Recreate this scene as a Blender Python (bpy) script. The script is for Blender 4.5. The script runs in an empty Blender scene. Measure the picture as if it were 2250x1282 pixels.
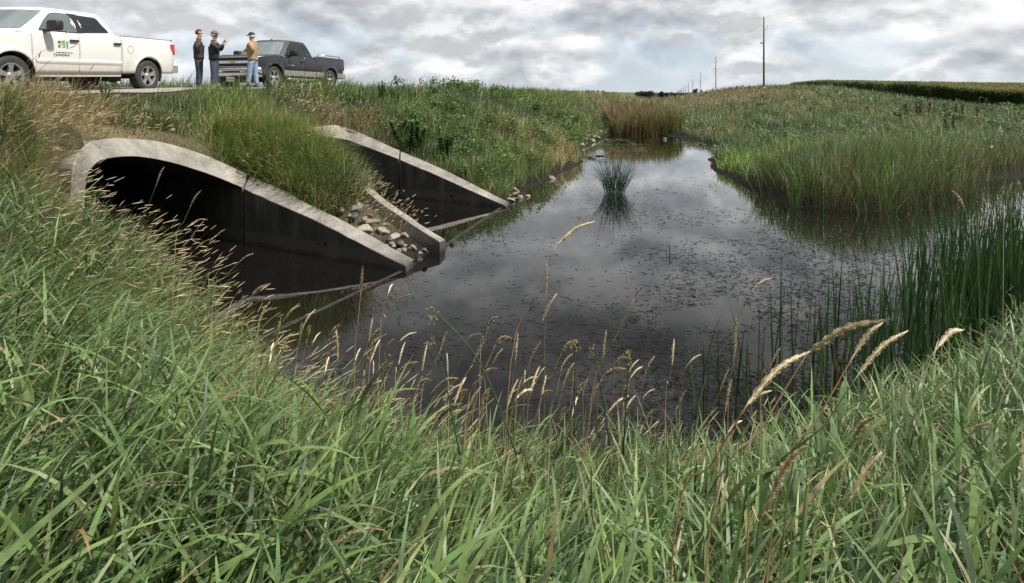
import bpy, bmesh, math, random
import numpy as np
from mathutils import Vector, Matrix, Euler
R = math.radians
random.seed(7)
rng = np.random.default_rng(11)
S = bpy.context.scene
C = S.collection

# ------------------------------------------------------------------ camera, world, sun, exposure
F = 1200.0                      # focal length in pixels of the 2250 px wide picture
HOR = 203.0                     # row of the horizon
EYE = 3.0                       # eye height above the pond
cam_d = bpy.data.cameras.new('camera'); cam = bpy.data.objects.new('camera', cam_d); C.objects.link(cam)
cam.location = (0, 0, EYE); cam.rotation_euler = (R(90), 0, 0)
cam_d.sensor_width = 36; cam_d.lens = 36 * F / 2250
cam_d.shift_y = -(641 - HOR) / 2250
cam_d.clip_start = .05; cam_d.clip_end = 9000
S.camera = cam
S.view_settings.view_transform = 'Standard'
S.view_settings.look = 'None'
S.view_settings.exposure = 0.3
S.view_settings.gamma = 1.0
S.cycles.max_bounces = 6; S.cycles.diffuse_bounces = 3; S.cycles.glossy_bounces = 3
S.cycles.transparent_max_bounces = 6; S.cycles.transmission_bounces = 2
S.cycles.use_denoising = True
S.cycles.caustics_reflective = False; S.cycles.caustics_refractive = False

SUN_TO = Vector((.55, -.22, .80)).normalized()
sd = bpy.data.lights.new('sun', 'SUN'); sd.energy = 5.0; sd.angle = R(4); sd.color = (1, .95, .87)
so = bpy.data.objects.new('sun', sd); C.objects.link(so)
so.rotation_euler = SUN_TO.to_track_quat('Z', 'Y').to_euler()

def N(nt, t, loc=(0, 0), **kw):
    n = nt.nodes.new(t)
    for k, v in kw.items():
        if k.startswith('i_'):
            n.inputs[k[2:]].default_value = v
        else:
            setattr(n, k, v)
    return n

def ramp(nt, stops, interp='LINEAR'):
    n = nt.nodes.new('ShaderNodeValToRGB'); cr = n.color_ramp; cr.interpolation = interp
    while len(cr.elements) < len(stops): cr.elements.new(.5)
    for e, (p, c) in zip(cr.elements, stops):
        e.position = p; e.color = (c[0], c[1], c[2], 1) if hasattr(c, '__len__') else (c, c, c, 1)
    return n

def math_n(nt, op, a, b=None, clamp=False):
    n = nt.nodes.new('ShaderNodeMath'); n.operation = op; n.use_clamp = clamp
    for i, v in enumerate((a, b)):
        if v is None: continue
        if hasattr(v, 'is_linked'): nt.links.new(v, n.inputs[i])
        else: n.inputs[i].default_value = v
    return n.outputs[0]

def mixc(nt, fac, a, b, mode='MIX'):
    n = nt.nodes.new('ShaderNodeMix'); n.data_type = 'RGBA'; n.blend_type = mode
    for s, v in ((n.inputs[0], fac), (n.inputs[6], a), (n.inputs[7], b)):
        if hasattr(v, 'is_linked'): nt.links.new(v, s)
        elif hasattr(v, '__len__'): s.default_value = (v[0], v[1], v[2], 1)
        else: s.default_value = v
    return n.outputs[2]

def make_world():
    w = bpy.data.worlds.new('World'); S.world = w; w.use_nodes = True
    nt = w.node_tree; nt.nodes.clear(); L = nt.links.new
    out = N(nt, 'ShaderNodeOutputWorld'); bg = N(nt, 'ShaderNodeBackground'); bg.inputs[1].default_value = .1
    L(bg.outputs[0], out.inputs[0])
    sky = N(nt, 'ShaderNodeTexSky'); sky.sky_type = 'NISHITA'; sky.sun_disc = False
    sky.sun_elevation = math.asin(SUN_TO.z); sky.sun_rotation = math.atan2(SUN_TO.x, SUN_TO.y)
    tc = N(nt, 'ShaderNodeTexCoord'); sep = N(nt, 'ShaderNodeSeparateXYZ'); L(tc.outputs['Generated'], sep.inputs[0])
    x, y, z = sep.outputs
    zc = math_n(nt, 'MAXIMUM', z, 0.0)
    den = math_n(nt, 'ADD', zc, .16)
    cx = math_n(nt, 'DIVIDE', x, den); cy = math_n(nt, 'DIVIDE', y, den)
    cmb = N(nt, 'ShaderNodeCombineXYZ'); L(cx, cmb.inputs[0]); L(cy, cmb.inputs[1])
    # billowing clouds, in direction space stretched towards the horizon
    cmb2 = N(nt, 'ShaderNodeCombineXYZ'); L(x, cmb2.inputs[0]); L(y, cmb2.inputs[1]); L(math_n(nt, 'MULTIPLY', zc, 1.75), cmb2.inputs[2])
    def noise(vec, scale, det, rough, dist=0.0, off=(0, 0, 0)):
        m = N(nt, 'ShaderNodeMapping'); m.inputs['Location'].default_value = off; L(vec, m.inputs[0])
        n = N(nt, 'ShaderNodeTexNoise'); n.inputs['Scale'].default_value = scale; n.inputs['Detail'].default_value = det
        n.inputs['Roughness'].default_value = rough; n.inputs['Distortion'].default_value = dist
        L(m.outputs[0], n.inputs['Vector']); return n.outputs[0]
    billow = noise(cmb2.outputs[0], 5.0, 8, .50, .10, (3.1, .4, .2))
    billow2 = noise(cmb2.outputs[0], 5.0, 8, .50, .10, (3.1, .4, .16))      # the same cloud looked up a little lower: tops are lit, bases grey
    decks = noise(cmb.outputs[0], .75, 6, .55, .2, (5.3, 2.1, 0))
    fine = noise(cmb2.outputs[0], 16, 6, .6, .2, (1.3, 7.1, 0))
    edge = math_n(nt, 'MULTIPLY', math_n(nt, 'SUBTRACT', billow2, billow), 2.6)
    v = math_n(nt, 'ADD', math_n(nt, 'MULTIPLY', billow, 1.15), math_n(nt, 'MULTIPLY', decks, .20))
    v = math_n(nt, 'ADD', v, math_n(nt, 'MULTIPLY', edge, 1.0))
    v = math_n(nt, 'ADD', v, math_n(nt, 'MULTIPLY', math_n(nt, 'SUBTRACT', fine, .5), .22))
    cr = ramp(nt, [(.44, (.27, .285, .305)), (.56, (.36, .375, .395)), (.66, (.45, .465, .48)), (.76, (.56, .57, .58)), (.88, (.70, .705, .705))])
    L(v, cr.inputs[0])
    # crisp edged cumulus in front of the grey deck: lit crowns, grey undersides
    p1_ = noise(cmb2.outputs[0], 7.5, 9, .50, .05, (1.7, 2.4, .3)); p2_ = noise(cmb2.outputs[0], 7.5, 9, .50, .05, (1.7, 2.4, .272))
    big = noise(cmb2.outputs[0], 2.2, 3, .5, .1, (4.1, 8.4, .3))
    pv = math_n(nt, 'ADD', p1_, math_n(nt, 'MULTIPLY', math_n(nt, 'SUBTRACT', big, .5), .55))
    pm = N(nt, 'ShaderNodeMapRange'); L(pv, pm.inputs[0]); pm.inputs[1].default_value = .475; pm.inputs[2].default_value = .56; pm.interpolation_type = 'SMOOTHSTEP'
    pe = math_n(nt, 'ADD', math_n(nt, 'MULTIPLY', math_n(nt, 'SUBTRACT', p1_, p2_), -4.5), math_n(nt, 'MULTIPLY', math_n(nt, 'SUBTRACT', fine, .5), .5))
    pr = ramp(nt, [(.22, (.385, .395, .41)), (.45, (.475, .49, .505)), (.60, (.57, .58, .59)), (.82, (.69, .695, .70))]); L(math_n(nt, 'ADD', pe, .5), pr.inputs[0])
    lowp = N(nt, 'ShaderNodeMapRange'); L(zc, lowp.inputs[0]); lowp.inputs[1].default_value = .10; lowp.inputs[2].default_value = .30; lowp.inputs[3].default_value = .85; lowp.inputs[4].default_value = .35
    both = mixc(nt, math_n(nt, 'MULTIPLY', pm.outputs[0], lowp.outputs[0]), cr.outputs[0], pr.outputs[0])
    cloud10 = mixc(nt, 1.0, both, (10, 10, 10), 'MULTIPLY')
    # gaps that let the blue through, mostly low over the horizon
    gapn = noise(cmb2.outputs[0], 3.4, 5, .55, .3, (9.7, 3.3, 1.1))
    low = N(nt, 'ShaderNodeMapRange'); L(zc, low.inputs[0]); low.inputs[1].default_value = .02; low.inputs[2].default_value = .16
    low.inputs[3].default_value = 1; low.inputs[4].default_value = .0
    gr = N(nt, 'ShaderNodeMapRange'); L(gapn, gr.inputs[0]); gr.inputs[1].default_value = .47; gr.inputs[2].default_value = .56
    gap = math_n(nt, 'MULTIPLY', math_n(nt, 'MULTIPLY', gr.outputs[0], low.outputs[0]), math_n(nt, 'MULTIPLY', math_n(nt, 'SUBTRACT', 1.0, pm.outputs[0]), .8))
    blue = mixc(nt, .55, sky.outputs[0], (3.6, 4.6, 6.0))
    col = mixc(nt, gap, cloud10, blue)
    hz = N(nt, 'ShaderNodeMapRange'); L(zc, hz.inputs[0]); hz.inputs[1].default_value = 0; hz.inputs[2].default_value = .05
    hz.inputs[3].default_value = .45; hz.inputs[4].default_value = 0
    col = mixc(nt, hz.outputs[0], col, (5.2, 5.7, 6.3))
    # an overcast sky is brightest overhead
    zen = ramp(nt, [(0, .60), (.09, .60), (.17, .56), (.28, .43), (.40, .22), (.6, .26), (.95, 1.25)]); L(zc, zen.inputs[0])
    zv = N(nt, 'ShaderNodeVectorMath'); zv.operation = 'SCALE'; L(col, zv.inputs[0]); L(math_n(nt, 'MULTIPLY', zen.outputs[0], 2.0), zv.inputs['Scale'])
    L(zv.outputs[0], bg.inputs[0])
make_world()

# ------------------------------------------------------------------ materials
MATS = {}
def base_mat(name):
    m = bpy.data.materials.new(name); m.use_nodes = True; nt = m.node_tree
    b = nt.nodes['Principled BSDF']; MATS[name] = m
    return m, nt, b

def simple(name, col, rough=.6, metal=0.0, spec=.5, var=.12, scale=8.0, bump=0.0, coat=0.0):
    m, nt, b = base_mat(name); L = nt.links.new
    tc = N(nt, 'ShaderNodeTexCoord'); n = N(nt, 'ShaderNodeTexNoise'); n.inputs['Scale'].default_value = scale; n.inputs['Detail'].default_value = 5
    L(tc.outputs['Object'], n.inputs[0])
    lo = tuple(c * (1 - var * 1.6) for c in col); hi = tuple(min(1, c * (1 + var * 1.6)) for c in col)
    r = ramp(nt, [(.3, lo), (.7, hi)]); L(n.outputs[0], r.inputs[0]); L(r.outputs[0], b.inputs['Base Color'])
    b.inputs['Roughness'].default_value = rough; b.inputs['Metallic'].default_value = metal
    b.inputs['Specular IOR Level'].default_value = spec; b.inputs['Coat Weight'].default_value = coat
    if bump:
        bp = N(nt, 'ShaderNodeBump'); bp.inputs['Strength'].default_value = bump; bp.inputs['Distance'].default_value = .02
        L(n.outputs[0], bp.inputs['Height']); L(bp.outputs[0], b.inputs['Normal'])
    return m

def plant_mat(name='plant', rough=.45, trans=.3, spec=.4):
    m, nt, b = base_mat(name); L = nt.links.new
    at = N(nt, 'ShaderNodeAttribute'); at.attribute_name = 'Col'
    geo = N(nt, 'ShaderNodeNewGeometry')
    n = N(nt, 'ShaderNodeTexNoise'); n.inputs['Scale'].default_value = 30; n.inputs['Detail'].default_value = 3
    L(geo.outputs['Position'], n.inputs[0])
    r = ramp(nt, [(.3, .72), (.7, 1.25)]); L(n.outputs[0], r.inputs[0])
    c = mixc(nt, 1.0, at.outputs[0], r.outputs[0], 'MULTIPLY')
    L(c, b.inputs['Base Color']); b.inputs['Roughness'].default_value = rough; b.inputs['Specular IOR Level'].default_value = spec
    tr = N(nt, 'ShaderNodeBsdfTranslucent'); L(c, tr.inputs[0])
    mx = N(nt, 'ShaderNodeMixShader'); mx.inputs[0].default_value = trans
    L(b.outputs[0], mx.inputs[1]); L(tr.outputs[0], mx.inputs[2])
    L(mx.outputs[0], nt.nodes['Material Output'].inputs[0])
    return m
M_PLANT = plant_mat()

def ground_mat():
    m, nt, b = base_mat('ground_soil'); L = nt.links.new
    geo = N(nt, 'ShaderNodeNewGeometry'); sep = N(nt, 'ShaderNodeSeparateXYZ'); L(geo.outputs['Position'], sep.inputs[0])
    n1 = N(nt, 'ShaderNodeTexNoise'); n1.inputs['Scale'].default_value = 1.3; n1.inputs['Detail'].default_value = 8; L(geo.outputs['Position'], n1.inputs[0])
    n2 = N(nt, 'ShaderNodeTexNoise'); n2.inputs['Scale'].default_value = 18; n2.inputs['Detail'].default_value = 6; L(geo.outputs['Position'], n2.inputs[0])
    soil = ramp(nt, [(.3, (.055, .048, .028)), (.55, (.085, .075, .042)), (.75, (.13, .11, .07))]); L(n1.outputs[0], soil.inputs[0])
    mud = ramp(nt, [(.3, (.006, .0055, .005)), (.7, (.028, .025, .02))]); L(n2.outputs[0], mud.inputs[0])
    wet = N(nt, 'ShaderNodeMapRange'); L(math_n(nt, 'ADD', sep.outputs[2], math_n(nt, 'MULTIPLY', n1.outputs[0], -.2)), wet.inputs[0])
    wet.inputs[1].default_value = .10; wet.inputs[2].default_value = .34; wet.inputs[3].default_value = 1; wet.inputs[4].default_value = 0
    at = N(nt, 'ShaderNodeAttribute'); at.attribute_name = 'Col'
    c = mixc(nt, wet.outputs[0], mixc(nt, 1, soil.outputs[0], at.outputs[0], 'MULTIPLY'), mud.outputs[0])
    L(c, b.inputs['Base Color'])
    rr = N(nt, 'ShaderNodeMapRange'); L(wet.outputs[0], rr.inputs[0]); rr.inputs[3].default_value = .95; rr.inputs[4].default_value = .85; b.inputs['Specular IOR Level'].default_value = .12
    L(rr.outputs[0], b.inputs['Roughness'])
    bp = N(nt, 'ShaderNodeBump'); bp.inputs['Strength'].default_value = .7; bp.inputs['Distance'].default_value = .05
    L(n2.outputs[0], bp.inputs['Height']); L(bp.outputs[0], b.inputs['Normal'])
    return m

def water_mat():
    m, nt, b = base_mat('pond_water'); L = nt.links.new
    b.inputs['Base Color'].default_value = (.006, .0055, .005, 1); b.inputs['Roughness'].default_value = .025
    b.inputs['IOR'].default_value = 1.38; b.inputs['Coat Weight'].default_value = 1.0; b.inputs['Coat Roughness'].default_value = .02; b.inputs['Coat IOR'].default_value = 1.42
    geo = N(nt, 'ShaderNodeNewGeometry')
    mp = N(nt, 'ShaderNodeMapping'); mp.inputs['Scale'].default_value = (1, 1, 1); L(geo.outputs['Position'], mp.inputs[0])
    n = N(nt, 'ShaderNodeTexNoise'); n.inputs['Scale'].default_value = 3.5; n.inputs['Detail'].default_value = 3; L(mp.outputs[0], n.inputs[0])
    bp = N(nt, 'ShaderNodeBump'); bp.inputs['Strength'].default_value = .035; bp.inputs['Distance'].default_value = .02
    L(n.outputs[0], bp.inputs['Height']); L(bp.outputs[0], b.inputs['Normal'])
    return m

def concrete_mat():
    m, nt, b = base_mat('concrete'); L = nt.links.new
    geo = N(nt, 'ShaderNodeNewGeometry'); sep = N(nt, 'ShaderNodeSeparateXYZ'); L(geo.outputs['Position'], sep.inputs[0])
    def nz(s, d=6, r=.6, sc=(1, 1, 1)):
        mp = N(nt, 'ShaderNodeMapping'); mp.inputs['Scale'].default_value = sc; L(geo.outputs['Position'], mp.inputs[0])
        n = N(nt, 'ShaderNodeTexNoise'); n.inputs['Scale'].default_value = s; n.inputs['Detail'].default_value = d; n.inputs['Roughness'].default_value = r
        L(mp.outputs[0], n.inputs[0]); return n.outputs[0]
    a = nz(1.6, 8, .65); f = nz(26, 6, .7); st = nz(5, 5, .6, (1, 1, .18))
    r1 = ramp(nt, [(.28, (.165, .152, .13)), (.5, (.285, .266, .234)), (.72, (.385, .36, .318))]); L(a, r1.inputs[0])
    r2 = ramp(nt, [(.25, .62), (.55, 1.0), (.8, 1.12)]); L(f, r2.inputs[0])
    r3 = ramp(nt, [(.35, .66), (.6, 1.0)]); L(st, r3.inputs[0])
    c = mixc(nt, 1, r1.outputs[0], r2.outputs[0], 'MULTIPLY'); c = mixc(nt, .6, c, mixc(nt, 1, c, r3.outputs[0], 'MULTIPLY'))
    # dark algae band above the waterline
    wl = N(nt, 'ShaderNodeMapRange'); L(math_n(nt, 'ADD', sep.outputs[2], math_n(nt, 'MULTIPLY', a, .25)), wl.inputs[0])
    wl.inputs[1].default_value = .22; wl.inputs[2].default_value = .38; wl.inputs[3].default_value = 1; wl.inputs[4].default_value = 0
    c = mixc(nt, math_n(nt, 'MULTIPLY', wl.outputs[0], .8), c, (.05, .047, .04))
    # rust coloured stain on the crown of the near arch
    vd = N(nt, 'ShaderNodeVectorMath'); vd.operation = 'DISTANCE'; L(geo.outputs['Position'], vd.inputs[0]); vd.inputs[1].default_value = (-6.72, 8.55, 2.33)
    so_ = N(nt, 'ShaderNodeMapRange'); L(math_n(nt, 'ADD', vd.outputs['Value'], math_n(nt, 'MULTIPLY', f, .5)), so_.inputs[0])
    so_.inputs[1].default_value = .45; so_.inputs[2].default_value = .8; so_.inputs[3].default_value = .8; so_.inputs[4].default_value = 0
    c = mixc(nt, so_.outputs[0], c, (.42, .24, .085))
    L(c, b.inputs['Base Color']); b.inputs['Roughness'].default_value = .9; b.inputs['Specular IOR Level'].default_value = .25
    bp = N(nt, 'ShaderNodeBump'); bp.inputs['Strength'].default_value = .45; bp.inputs['Distance'].default_value = .012
    L(f, bp.inputs['Height']); L(bp.outputs[0], b.inputs['Normal'])
    return m
M_GROUND = ground_mat(); M_WATER = water_mat(); M_CONC = concrete_mat()

# ------------------------------------------------------------------ object helpers
def tag(o, label=None, cat=None, group=None, kind=None):
    if label: o['label'] = label
    if cat: o['category'] = cat
    if group: o['group'] = group
    if kind: o['kind'] = kind
    return o

def thing(name, label, cat, loc=(0, 0, 0), rotz=0.0, group=None):
    o = bpy.data.objects.new(name, None); C.objects.link(o); o.empty_display_size = .2
    o.location = loc; o.rotation_euler = (0, 0, rotz)
    return tag(o, label, cat, group)

def mesh_obj(name, verts, faces, mat, parent=None, smooth=False):
    me = bpy.data.meshes.new(name); me.from_pydata([tuple(v) for v in verts], [], [tuple(f) for f in faces]); me.update()
    if mat: me.materials.append(mat)
    if smooth: me.polygons.foreach_set('use_smooth', [True] * len(me.polygons))
    o = bpy.data.objects.new(name, me); C.objects.link(o)
    if parent: o.parent = parent
    return o

def np_mesh(name, V, Fq=None, Ft=None, col=None, mat=None, smooth=False, parent=None):
    """big mesh straight from arrays: V (n,3), Fq (m,4), Ft (k,3), col (n,3)"""
    me = bpy.data.meshes.new(name)
    nq = 0 if Fq is None else len(Fq); ntri = 0 if Ft is None else len(Ft)
    me.vertices.add(len(V)); me.vertices.foreach_set('co', np.ascontiguousarray(V, dtype=np.float32).ravel())
    parts = []
    if nq: parts.append(np.asarray(Fq).ravel())
    if ntri: parts.append(np.asarray(Ft).ravel())
    idx = np.concatenate(parts).astype(np.int32)
    me.loops.add(len(idx)); me.loops.foreach_set('vertex_index', idx)
    tot = np.concatenate([np.full(nq, 4), np.full(ntri, 3)]).astype(np.int32)
    st = np.concatenate([[0], np.cumsum(tot)[:-1]]).astype(np.int32)
    me.polygons.add(nq + ntri); me.polygons.foreach_set('loop_start', st); me.polygons.foreach_set('loop_total', tot)
    if smooth: me.polygons.foreach_set('use_smooth', np.ones(nq + ntri, dtype=bool))
    if col is not None:
        a = me.color_attributes.new('Col', 'FLOAT_COLOR', 'POINT')
        cc = np.ones((len(V), 4), dtype=np.float32); cc[:, :3] = col; a.data.foreach_set('color', cc.ravel())
    me.update(calc_edges=True); me.validate()
    if mat: me.materials.append(mat)
    o = bpy.data.objects.new(name, me); C.objects.link(o)
    if parent: o.parent = parent
    return o

def smooth01(x): x = np.clip(x, 0, 1); return x * x * (3 - 2 * x)
_lat = rng.random((64, 64))
def vnoise(x, y, s):
    """lattice value noise, 0..1"""
    x = np.asarray(x) / s + 1000.3; y = np.asarray(y) / s + 1000.7
    i = np.floor(x).astype(int); j = np.floor(y).astype(int); fx = smooth01(x - i); fy = smooth01(y - j)
    g = lambda a, b: _lat[a % 64, b % 64]
    return (g(i, j) * (1 - fx) + g(i + 1, j) * fx) * (1 - fy) + (g(i, j + 1) * (1 - fx) + g(i + 1, j + 1) * fx) * fy
# ------------------------------------------------------------------ terrain heights
BX, BY = -.9, .436              # culvert axis, from the pond into the road bank
EX, EY = .436, .9               # across the culvert, away from the viewer
B = np.array([BX, BY, 0.0]); E = np.array([EX, EY, 0.0])
def px_at(px, py, Y): return np.array([(px - 1125) / F * Y, Y, EYE - (py - HOR) / F * Y])
def px_z(px, py, z=0.0): Y = (EYE - z) * F / (py - HOR); return np.array([(px - 1125) / F * Y, Y, z])
def px_plane(px, py, v):
    """point seen at (px,py) on the vertical plane e.p = v"""
    q = (px - 1125) / F; Y = v / (EX * q + EY); return px_at(px, py, Y)

def road_z(y): return np.interp(y, [-10, 8, 11, 15, 17, 30, 60, 150], [2.6, 2.85, 2.9, 3.03, 3.08, 3.08, 3.0, 2.8])
def road_cx(y): return -10.9 + .15 * (np.asarray(y) - 13)

V1F = float(px_z(893, 598) @ E); V1N = V1F - 3.5            # inner faces of the near culvert
V2N = float(px_z(979, 548) @ E); V2F = float(px_z(1112, 457) @ E)
WT = .28
I1 = [(186, 452, 0), (188, 410, 0), (195, 382, .01), (206, 366, .05), (222, 354, .11), (250, 347, .20), (290, 344, .33), (330, 348, .47), (375, 357, .62), (420, 370, .76), (470, 387, .89), (533, 413, 1)]
O1 = [(156, 452, 0), (157, 400, 0), (163, 362, .01), (172, 340, .05), (186, 322, .11), (210, 309, .20), (250, 304, .33), (300, 306, .47), (350, 312, .62), (405, 326, .76), (465, 347, .89), (545, 383, 1)]
I1 = [px_plane(a, b, V1N + u * (V1F - V1N)) for a, b, u in I1]
O1 = [px_plane(a, b, V1N - WT + u * (V1F - V1N + 2 * WT)) for a, b, u in O1]
WI1 = [px_plane(a, b, V1F) for a, b in ((536, 415), (591, 440), (681, 480), (763, 520), (847, 564), (893, 584))]
WO1 = [px_plane(a, b, V1F + WT) for a, b in ((549, 385), (603, 410), (681, 449), (760, 488), (840, 532), (909, 570))]
I2f = [px_plane(a, b, V2F) for a, b in ((760, 307), (802, 322), (876, 350))]
O2f = [px_plane(a, b, V2F + WT) for a, b in ((745, 276), (795, 294), (878, 331))]
WI2 = [px_plane(a, b, V2F) for a, b in ((879, 351.5), (968, 389), (1044, 424), (1113, 453))]
WO2 = [px_plane(a, b, V2F + WT) for a, b in ((881, 332.5), (971, 371), (1074, 422), (1119, 445))]
# near wing of the far culvert: top edge on its outer face (towards the viewer) and on its inner face
NO2 = [px_plane(a, b, V2N - WT) for a, b in ((781, 401), (832, 443), (908, 494), (967, 532))]
NI2 = [px_plane(a, b, V2N) for a, b in ((800, 405), (848, 440), (922, 491), (979, 528))]

W2 = V2F - V2N; t0 = 5.69
def mk(t, v, z): return B * t + E * v + np.array([0, 0, z])
In = [mk(t0 + 2.9, V2N, 1.15), mk(t0 + 3.5, V2N, 1.45), mk(t0 + 4.2, V2N + .05, 1.5), mk(t0 + 4.9, V2N + .35, 1.58), mk(t0 + 5.6, V2N + W2 * .3, 1.66), mk(t0 + 6.1, V2N + W2 * .55, 1.68), mk(t0 + 6.3, V2N + W2 * .8, 1.68)]
On = [mk(t0 + 2.9, V2N - WT, 1.25), mk(t0 + 3.55, V2N - WT, 1.65), mk(t0 + 4.3, V2N - WT + .02, 1.72), mk(t0 + 5.0, V2N + .1, 1.84), mk(t0 + 5.8, V2N + W2 * .28, 1.94), mk(t0 + 6.3, V2N + W2 * .56, 1.98), mk(t0 + 6.45, V2N + W2 * .84, 1.98)]
CP = []                                     # control points (x, y, z)
def cp(x, y, z): CP.append((x, y, z))
# water lines
far = [(.0, 14.7), (.06, 15.4), (1.1, 18.3), (2.4, 21.6), (3.2, 25.5), (3.9, 29.5), (5.3, 34), (6.8, 38)]
right = [(10.2, 38), (11, 35), (11.2, 31), (10.2, 27.5), (8.7, 24.2), (7.7, 20.9), (7.4, 18.2), (7.3, 15.9), (7.4, 14.3), (8.8, 13.7), (10.4, 14.3), (13.9, 16.4), (18.5, 19.6), (26, 25), (40, 34)]
near = [(-3.2, 5.85), (-2.6, 5.0), (-1.6, 4.1), (-.2, 3.8), (1.2, 3.75), (2.5, 4.2), (4.2, 5.2), (6, 6.4), (9, 8.5), (14, 12), (24, 18), (40, 27)]
for pl, sg in ((far, 1), (right, -1), (near, -1)):
    a = np.array(pl)
    for i, p in enumerate(a):
        t = a[min(i + 1, len(a) - 1)] - a[max(i - 1, 0)]; t = t / np.linalg.norm(t); n = np.array([t[1], -t[0]])
        if pl is near: n = -n
        if pl is right: n = -n if False else np.array([-t[1], t[0]]) * -1
        cp(p[0], p[1], .0)
        q = p + n * .8 if pl is not right else p + n * .8
        cp(q[0], q[1], -.4)
        if pl is right and 1 < i < 13: q = p - n * .7; cp(q[0], q[1], .30)
for p in ((2.5, 8), (4, 12), (0, 10), (6, 28), (8.5, 34), (10, 11), (16, 15), (-1.5, 7.5), (1, 5.2), (28, 23)): cp(*p, -.7)
# valley behind the reeds
for p in ((8.5, 40.5, .05), (10.5, 50, .3), (15.5, 58, .8), (19.3, 70, 1.0), (25.5, 88, 1.1), (28, 100, 1.0), (32, 115, .8), (38, 135, .5), (50, 180, .3)): cp(*p)
# left mound beyond the road bank, and bank
for p in ((1.5, 24.4, .9), (3.4, 35, 1.5), (-.6, 19, .9), (-2.1, 20, 1.5), (-3.4, 18, 1.7), (-3.2, 16.9, 1.35), (.0, 30, 2.2), (4.5, 45, 2.1), (7.5, 50, 1.9), (9.5, 60, 2.6), (13, 62, 2.3), (15, 63, 1.7), (12, 90, 2.6), (6, 75, 2.7), (-1, 60, 2.8)): cp(*p)
# hill on the right
for p in ((12, 28, .35), (17, 40, 1.0), (23.6, 55, 2.0), (21, 70, 1.4), (24.3, 70, 2.6), (28, 70, 3.3), (33, 72, 3.55), (45, 78, 3.65), (18, 28, 1.1), (29, 45, 2.0), (31, 35, 1.2), (20, 22.6, .45), (14, 20, .5), (10.2, 18, .5), (10.6, 16, .45), (12, 17.5, .5), (10.4, 21.5, .5),
          (52, 60, 1.0), (55, 80, 2.1), (70, 70, 1.3), (60, 100, 2.9), (72, 140, 3.4), (100, 110, 2.7), (110, 150, 3.3), (60, 50, .9), (50, 40, .9), (38, 90, 3.6), (48, 120, 3.5)): cp(*p)
# near bank
for p in ((0, 0, 1.5), (0, 1.1, 1.25), (0, 2.2, .72), (-1.45, 1.5, 1.42), (-2.4, 2.7, 1.25), (-3.4, 4.0, 1.15), (-4.6, 4.9, 1.55), (-4.2, 5.9, .7), (-5.4, 6.5, 1.1), (-7.3, 7.6, 2.1), (-7.2, 6.2, 1.95), (-6.1, 6.1, 1.6), (-6.5, 6.9, 1.85), (-5.5, 5.3, 1.5), (-5.4, 4.0, 1.5), (-6.6, 5.0, 1.75), (-7.4, 4, 2.4), (-4, 1.5, 1.8),
          (2.4, 3.0, .72), (3.3, 3.5, .75), (3, 1.8, 1.2), (1.6, 1.5, 1.15), (5, 4.3, .85), (6, 3, 1.3), (10, 6, 1.3), (14, 9, 1.3), (24, 14, 1.3), (0, -3, 1.8), (10, -5, 2.0), (-4, -4, 2.3), (30, 5, 1.8), (40, 20, 1.3)): cp(*p)
# road
for y in (-12, -5, 2, 6, 9, 12, 15, 18, 22, 28, 36, 50, 70, 100, 150):
    for dx, dz in ((2.6, -.04), (0, .02), (-3.4, -.04), (-6, -.6), (-12, -.9), (-40, -.9)): cp(road_cx(y) + dx, y, float(road_z(y)) + dz)
for p in ((-60, 150, 2.2), (-120, 60, 2.1), (-120, -20, 2.0), (20, -60, 2.0), (120, 20, 1.8), (150, 80, 2.0), (0, 180, 2.4), (100, 190, 2.7)): cp(*p)
# soil against the culverts
for P in O1[3:]: cp(*(P[:2] + B[:2] * .18), P[2] + .03)
cp(*(O1[1][:2] - E[:2] * .4), O1[1][2] + .1)
for P in WO1[1:-1]: cp(*(P[:2] + E[:2] * .15), P[2] - .12)
for P in WO2[1:-1]: cp(*(P[:2] + E[:2] * .12), P[2] - .12)
for P in O2f: cp(*(P[:2] + E[:2] * .12), P[2] - .08)
for P in NO2[:2]: cp(*(P[:2] - E[:2] * .25), P[2] - .25)
for P in [P + np.array([0, 0, .2]) for P in On[2:-1]]: cp(*(P[:2] + B[:2] * .25), P[2])
for t_, z_ in ((1.9, .75), (2.6, 1.1), (3.2, 1.4), (4.0, 1.7), (4.8, 2.0)): cp(*(B[:2] * (5.69 + t_) + E[:2] * (V1F + .82)), z_)
CP = np.array(CP)
_c = .35
def _phi(d): return np.sqrt(d * d + _c * _c)
def _solve():
    P = CP[:, :2]; n = len(P)
    D = np.linalg.norm(P[:, None] - P[None], axis=2)
    A = np.zeros((n + 3, n + 3)); A[:n, :n] = -_phi(D) + np.eye(n) * -.02
    A[:n, n] = 1; A[:n, n + 1:] = P; A[n, :n] = 1; A[n + 1:, :n] = P.T
    return np.linalg.solve(A, np.concatenate([CP[:, 2], [0, 0, 0]]))
_w = _solve()
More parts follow.
